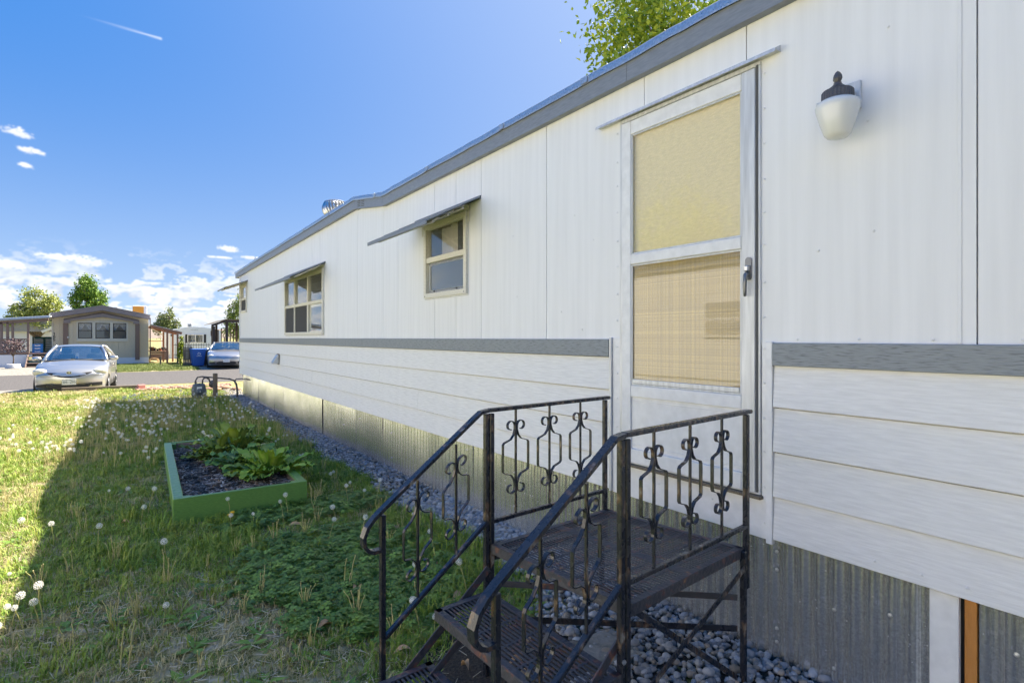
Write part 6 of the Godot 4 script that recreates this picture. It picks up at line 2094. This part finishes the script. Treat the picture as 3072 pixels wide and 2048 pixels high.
	for x in [1.56, 2.07]:
		part(w, "pane", boxmesh(x, x + 0.44, 1.10, 1.65, 0.034, 0.038), M.glass)
		part(w, "curtain", boxmesh(x + 0.18, x + 0.42, 1.10, 1.65, -0.13, -0.12), M.lace)
	for x in [1.36, 2.60]: part(t, "shutter", boxmesh(x, x + 0.15, 1.05, 1.70, 0.015, 0.04, 0.006), M.black)
	for k in 5: part(t, "roof_slot", boxmesh(1.72 + k * 0.10, 1.79 + k * 0.10, 2.03, 2.055, 0.0005, 0.006), M.meter)
	var ac := part(t, "roof_unit", boxmesh(1.68, 1.95, 2.25, 2.55, -2.2, -1.9, 0.01), M.galv2)
	part(ac, "grille", boxmesh(1.70, 1.93, 2.30, 2.52, -1.899, -1.89), M.meter)
	part(t, "entry_box", boxmesh(-0.05, 0.53, -0.15, 1.98, -2.6, -0.1), M.paleblue)
	part(t, "entry_door", boxmesh(0.08, 0.42, 0.2, 1.75, -0.099, -0.08, 0.005), M.offwhite)
	part(t, "porch_lamp", boxmesh(0.44, 0.50, 1.55, 1.70, -0.099, -0.02, 0.01), M.black)
	# iron fence before it
	var f := thing("iron_fence", "thin black iron fence in front of the white trailer", "fence", "", Vector3(0, 0, -42.5))
	for y in [0.95, 0.30]: part(f, "rail", boxmesh(0.2, 3.4, y, y + 0.03, -0.01, 0.01), M.black)
	for k in 22: part(f, "picket", boxmesh(0.22 + k * 0.15, 0.24 + k * 0.15, -0.12, 1.08, -0.008, 0.008), M.black)
	# weathered pickets with leaning sticks
	f = thing("picket_fence", "weathered grey brown picket fence left of the blue bin", "fence", "", Vector3(0, 0, -34.3))
	rng.seed = 66
	for k in 6:
		var x := 0.24 + k * 0.075
		part(f, "picket", slabmesh([Vector2(x - 0.033, -0.2), Vector2(x + 0.033, -0.2), Vector2(x + 0.033, 0.88 + rng.randf() * 0.1), Vector2(x, 0.97 + rng.randf() * 0.06), Vector2(x - 0.033, 0.88)], -0.011, 0.011), M.oldwood)
	for y in [0.25, 0.7]: part(f, "rail", boxmesh(0.2, 1.9, y, y + 0.07, -0.06, -0.012, 0.004), M.oldwood)
	for k in 11:
		var x := 0.70 + k * 0.11
		part(f, "picket", boxmesh(x - 0.04, x + 0.04, -0.2, 0.62 + rng.randf() * 0.08, -0.011, 0.011, 0.003), M.oldwood)
	for k in 7:
		var x := 0.24 + k * 0.055
		var o2 := part(self, "leaning_stick", barmesh(Vector3(x, 0.3, -34.5), Vector3(x - 0.05 + rng.randf() * 0.14, 1.05 + rng.randf() * 0.68 * (1.0 - k / 9.0), -34.55), 0.03, 0.022), M.rawwood)
		tag(o2, ORD[k] + " thin tan stick from the left leaning behind the picket fence", "stick", "sticks behind the picket fence")
	# tall narrow shrub
	var sh := thing("shrub", "narrow bright yellow-green shrub beside the picket fence", "shrub", "", Vector3(0.14, -0.1, -35.0))
	part(sh, "foliage", leaf_cloud([[Vector3(0, 0.45, 0), Vector3(0.17, 0.42, 0.17)], [Vector3(0, 1.0, 0), Vector3(0.18, 0.5, 0.18)], [Vector3(0.02, 1.45, 0), Vector3(0.12, 0.2, 0.12)]], 1100, 0.055, Color(0.13, 0.20, 0.01), Color(0.32, 0.36, 0.03), 8, 0.2), M.leaf)
	part(sh, "stem", tubemesh([Vector3(0, 0, 0), Vector3(0.0, 0.8, 0)], [0.03, 0.02], 6), M.bark)
	# bins
	var b := thing("recycling_bin", "blue wheeled recycling bin with white symbol beside the picket fence", "bin", "", Vector3(0.86, -0.12, -34.0), 0.1)
	part(b, "tub", tapered(0.24, 0.27, 0.32, 0.36, 0.06, 0.90), M.blue_bin)
	part(b, "lid", boxmesh(-0.34, 0.34, 0.90, 0.965, -0.38, 0.38, 0.02), M.blue_bin)
	part(b, "handle", tubemesh([Vector3(-0.26, 0.94, -0.40), Vector3(0.26, 0.94, -0.40)], 0.016, 6), M.blue_bin)
	for x in [-0.22, 0.22]: part(b, "wheel", lathemesh([Vector2(0.0, -0.03), Vector2(0.1, -0.03), Vector2(0.1, 0.03), Vector2(0.0, 0.03)], 16), M.rubber).transform = Transform3D(Basis(Vector3.BACK, PI / 2), Vector3(x, 0.10, -0.26))
	var sym := Node3D.new()
	sym.name = "recycling_mark"
	b.add_child(sym, true)
	sym.transform = Transform3D(Basis(Vector3.RIGHT, -0.1), Vector3(0, 0.70, 0.352))
	for k in 3:
		var a := TAU * k / 3.0 + PI / 2
		var q := Transform3D(Basis(Vector3.BACK, a), Vector3.ZERO)
		var g := st()
		slab(g, PackedVector2Array([Vector2(0.045, -0.055), Vector2(0.065, -0.055), Vector2(0.065, 0.02), Vector2(0.085, 0.02), Vector2(0.055, 0.06), Vector2(0.025, 0.02), Vector2(0.045, 0.02)]), 0.0, 0.006, q)
		part(sym, "arrow", done(g), M.offwhite)
	part(b, "bin_text", boxmesh(-0.12, 0.12, 0.565, 0.588, 0.342, 0.348), M.offwhite)
	b = thing("wheeled_bin", "black wheeled bin half hidden behind the blue one", "bin", "", Vector3(1.33, -0.12, -35.2))
	part(b, "tub", tapered(0.2, 0.25, 0.27, 0.32, 0.06, 0.88), M.carpaint_dark)
	part(b, "lid", boxmesh(-0.29, 0.29, 0.88, 0.94, -0.34, 0.34, 0.02), M.carpaint_dark)
	# dark pergola behind the second car
	o = thing("pergola", "dark timber pergola with hanging clutter behind the half-hidden car", "pergola", "", Vector3(0, 0, -36.5))
	for p in [[1.93, 2.12, 0.0], [2.62, 2.38, 0.0], [3.35, 2.38, 0.0], [2.15, 2.2, -2.6], [2.45, 2.3, -3.2], [3.0, 2.38, -3.0], [3.6, 2.38, -3.0]]:
		part(o, "post", boxmesh(p[0] - 0.06, p[0] + 0.06, -0.2, p[1], p[2] - 0.06, p[2] + 0.06, 0.008), M.darkwood)
	part(o, "beam", barmesh(Vector3(1.80, 2.16, 0.1), Vector3(2.50, 2.43, 0.1), 0.09, 0.13, 0.01), M.darkwood)
	part(o, "beam", barmesh(Vector3(2.50, 2.43, 0.1), Vector3(5.0, 2.43, 0.1), 0.09, 0.14, 0.01), M.darkwood)
	part(o, "roof_sheet", slabmesh([Vector2(1.80, 2.25), Vector2(2.5, 2.52), Vector2(5.0, 2.52), Vector2(5.0, 2.54), Vector2(2.5, 2.54), Vector2(1.80, 2.27)], -3.6, 0.2), M.rust_sill)
	rng.seed = 71
	for k in 9:
		var x := 2.05 + k * 0.17
		part(o, "hanging_board", boxmesh(x - 0.03, x + 0.03, 0.5 + rng.randf() * 0.6, 1.5 + rng.randf() * 0.8, -1.9, -1.86), [M.oldwood, M.darkwood, M.brownwood][k % 3])
	part(o, "panel", boxmesh(1.80, 2.05, 1.55, 1.85, -0.4, -0.3), M.brownwood)
	part(o, "rail", boxmesh(1.95, 5.0, 1.0, 1.06, -0.05, 0.03), M.darkwood)

func tapered(x0: float, z0: float, x1: float, z1: float, y0: float, y1: float) -> ArrayMesh:
	var s := st()
	var f := func(x: float, z: float, y: float) -> Array: return [Vector3(-x, y, z), Vector3(x, y, z), Vector3(x, y, -z), Vector3(-x, y, -z)]
	var a: Array = f.call(x0, z0, y0)
	var b: Array = f.call(x1, z1, y1)
	for k in 4:
		var n := (k + 1) % 4
		quad_out(s, a[k], a[n], b[n], b[k], (a[k] + a[n]) / 2 - Vector3(0, y0, 0))
	quad_out(s, a[0], a[1], a[2], a[3], Vector3.DOWN)
	quad_out(s, b[0], b[1], b[2], b[3], Vector3.UP)
	return done(s)

# the sunlit home on the next lot, out of frame at the left; its wall is mirrored in the door glass
func make_neighbour() -> void:
	var o := thing("neighbour_home", "white mobile home on the next lot beyond the lawn", "mobile home", "", Vector3(-7.4, 0, 0))
	for k in 22: part(o, "wall_panel", boxmesh(-0.03, 0.0, 0.6, 2.9, -15.5 + k * 0.9 + 0.003, -14.6 + k * 0.9 - 0.003), M.white)
	part(o, "skirting", boxmesh(-0.06, -0.03, -0.05, 0.6, -15.5, 4.3), M.offwhite)
	part(o, "core", boxmesh(-4.2, -0.07, -0.05, 2.9, -15.4, 4.2), M.white)
	part(o, "fascia", boxmesh(-0.03, 0.06, 2.9, 3.03, -15.6, 4.4), M.fascia)
	part(o, "roof", slabmesh([Vector2(-4.4, 3.03), Vector2(0.1, 3.03), Vector2(-2.1, 3.3)], -15.7, 4.5), M.roof)
	for z in [-11.2, -6.45, -1.2, 2.6]:
		var w := part(o, "window", boxmesh(0.0, 0.03, 1.45, 2.22, z - 0.46, z + 0.46, 0.005), M.white)
		part(w, "pane", boxmesh(0.031, 0.034, 1.51, 1.80, z - 0.40, z + 0.40), M.blind)
		part(w, "pane", boxmesh(0.031, 0.034, 1.86, 2.16, z - 0.40, z + 0.40), M.blind)

# an unseen dark shed added behind the photographer: it keeps light off the faces that look back along the wall
func make_shade_shed() -> void:
	var o := thing("added_shade_shed", "unseen dark brown board shed added behind the camera to block light", "shed", "", Vector3(0, 0, 3.4))
	for k in 20: part(o, "board", boxmesh(-4.4 + k * 0.2 + 0.003, -4.2 + k * 0.2 - 0.003, -0.02, 2.7, 0.0, 0.025, 0.003), M.brownwood)
	part(o, "core", boxmesh(-4.38, -0.42, -0.02, 2.69, 0.026, 2.6), M.brownwood)
	part(o, "roof", slabmesh([Vector2(-4.6, 2.70), Vector2(-0.2, 2.70), Vector2(-2.4, 3.3)], -0.25, 2.8), M.shingle)

# ---------------------------------------------------------------- trees
func leaf_cloud(lobes: Array, n: int, size: float, c0: Color, c1: Color, sd: int, core := 0.45) -> ArrayMesh:
	var r := RandomNumberGenerator.new()
	r.seed = sd
	var gap := FastNoiseLite.new()
	gap.seed = sd
	gap.frequency = 0.9 / maxf(0.3, lobes[0][1].x)
	var s := st()
	var total := 0.0
	for l in lobes: total += l[1].x * l[1].y
	for l in lobes:
		var m := int(n * l[1].x * l[1].y / total)
		for i in m:
			var d := Vector3(r.randfn(), r.randfn(), r.randfn()).normalized()
			var rad := lerpf(core, 1.0, pow(r.randf(), 0.6)) * (1.0 + 0.18 * r.randfn())
			var p: Vector3 = l[0] + d * l[1] * rad
			if gap.get_noise_3dv(p * 1.0) < -0.12: continue
			var u := Vector3(r.randfn(), r.randfn(), r.randfn()).normalized()
			var v := u.cross(Vector3(r.randfn(), r.randfn(), r.randfn())).normalized()
			var k := size * r.randf_range(0.7, 1.3)
			s.set_color(c0.lerp(c1, r.randf()))
			var bendv := u.cross(v) * k * 0.18
			tri(s, p - u * k, p + v * k * 0.62 + bendv, p + u * k)
			tri(s, p - u * k, p + u * k, p - v * k * 0.62 + bendv)
	return done(s)

func tree(called: String, label: String, at: Vector3, height: float, trunk_r: float, lobes: Array, n: int, size: float, c0: Color, c1: Color, sd: int, group := "") -> void:
	var o := thing(called, label, "tree", group, at)
	var s := st(true)
	var fork := height * 0.28
	tube(s, [Vector3(0, -0.2, 0), Vector3(0.03, fork * 0.6, 0.02), Vector3(0, fork, 0)], [trunk_r * 1.25, trunk_r, trunk_r * 0.85], 9)
	for l in lobes:
		var c: Vector3 = l[0]
		var b := Vector3(0, fork * 0.9, 0)
		tube(s, [b, b.lerp(c, 0.5) + Vector3(0, 0.12 * height * 0.2, 0), c, c + Vector3(0, l[1].y * 0.6, 0)], [trunk_r * 0.6, trunk_r * 0.38, trunk_r * 0.22, trunk_r * 0.07], 6)
		for k in 5:
			var a := k * 1.4 + sd
			var e: Vector3 = c + Vector3(cos(a) * l[1].x * 0.8, l[1].y * 0.3 * sin(k * 2.1), sin(a) * l[1].z * 0.8)
			tube(s, [b.lerp(c, 0.7), c.lerp(e, 0.4), e], [trunk_r * 0.2, trunk_r * 0.12, trunk_r * 0.04], 5)
	part(o, "trunk", done(s), M.bark)
	part(o, "crown", leaf_cloud(lobes, n, size, c0, c1, sd), M.leaf)

func make_trees() -> void:
	var V := func(x, y, z): return Vector3(x, y, z)
	tree("cottonwood_tree", "tall green leafy tree rising behind the white home's roof", Vector3(9.3, 0, -9.0), 11.5, 0.28,
		[[V.call(0.4, 9.3, 0), V.call(2.6, 2.4, 2.4)], [V.call(-1.3, 8.0, 0.4), V.call(1.3, 1.3, 1.3)], [V.call(-2.5, 7.15, 0.3), V.call(0.75, 0.55, 0.8)], [V.call(-3.0, 6.55, 0.4), V.call(0.40, 0.30, 0.4)], [V.call(1.6, 7.4, 0.8), V.call(1.7, 1.4, 1.6)]], 26000, 0.075, Color(0.14, 0.25, 0.015), Color(0.40, 0.46, 0.04), 41)
	tree("willow_tree", "wide pale green tree behind the porch at the left edge", Vector3(-8.3, -0.1, -60.0), 6.0, 0.22,
		[[V.call(-0.2, 4.5, 0), V.call(0.9, 1.2, 1.0)], [V.call(0.9, 4.2, 0.2), V.call(0.8, 1.0, 0.9)], [V.call(-1.1, 3.7, 0), V.call(0.7, 0.9, 0.8)], [V.call(1.6, 3.3, 0), V.call(0.45, 0.55, 0.5)], [V.call(0.2, 3.1, 0), V.call(1.5, 0.8, 1.0)], [V.call(-1.7, 2.9, 0.3), V.call(0.5, 0.5, 0.5)]], 11000, 0.085, Color(0.24, 0.30, 0.06), Color(0.46, 0.50, 0.16), 42)
	tree("ash_tree", "rounded bright green tree right behind the tan house's ridge", Vector3(-4.8, -0.1, -55.0), 6.8, 0.2,
		[[V.call(-0.05, 5.4, 0), V.call(0.75, 1.1, 0.9)], [V.call(0.55, 4.6, 0.1), V.call(0.75, 0.9, 0.8)], [V.call(-0.65, 4.4, 0), V.call(0.55, 0.9, 0.8)], [V.call(0.1, 3.9, 0.2), V.call(0.95, 0.7, 0.9)]], 8000, 0.085, Color(0.06, 0.15, 0.015), Color(0.20, 0.32, 0.03), 43)
	tree("poplar_tree", "spiky olive green tree between the tan house and the white trailer", Vector3(0.85, -0.1, -60.0), 4.6, 0.16,
		[[V.call(0.15, 3.3, 0), V.call(0.42, 1.05, 0.6)], [V.call(-0.45, 3.0, 0), V.call(0.40, 0.8, 0.6)], [V.call(0.75, 2.7, 0), V.call(0.35, 0.6, 0.5)], [V.call(-0.85, 2.5, 0.1), V.call(0.35, 0.5, 0.5)], [V.call(0.0, 2.2, 0), V.call(1.0, 0.7, 0.8)]], 5200, 0.08, Color(0.09, 0.13, 0.03), Color(0.26, 0.30, 0.10), 44)
	tree("elm_tree", "green tree behind the pergola beside the white home's far corner", Vector3(7.0, -0.1, -60.0), 6.2, 0.2,
		[[V.call(0.0, 4.9, 0), V.call(0.7, 1.0, 0.8)], [V.call(-0.6, 4.0, 0), V.call(0.7, 0.9, 0.8)], [V.call(0.5, 3.6, 0.2), V.call(0.9, 1.0, 0.9)], [V.call(-0.9, 3.0, 0.1), V.call(0.6, 0.7, 0.7)], [V.call(-0.3, 2.2, 0), V.call(1.2, 0.8, 1.0)]], 6500, 0.085, Color(0.08, 0.14, 0.02), Color(0.30, 0.36, 0.06), 45)
	tree("elm_tree", "leafy tree beyond the neighbouring home", Vector3(-16.0, 0, -14.0), 8.0, 0.24,
		[[V.call(0, 5.6, 0), V.call(1.8, 1.8, 1.8)], [V.call(1.2, 4.6, 1.0), V.call(1.4, 1.2, 1.4)], [V.call(-1.0, 4.4, -0.8), V.call(1.5, 1.2, 1.4)]], 5000, 0.10, Color(0.08, 0.14, 0.02), Color(0.22, 0.28, 0.05), 46)

func _ready() -> void:
	rng.seed = 1
	make_materials()
	make_view()
	make_ground()
	make_home()
	make_lantern()
	make_steps()
	make_bed()
	make_lawn()
	make_meter()
	make_cars()
	make_tan_house()
	make_right_yards()
	make_neighbour()
	make_shade_shed()
	make_trees()
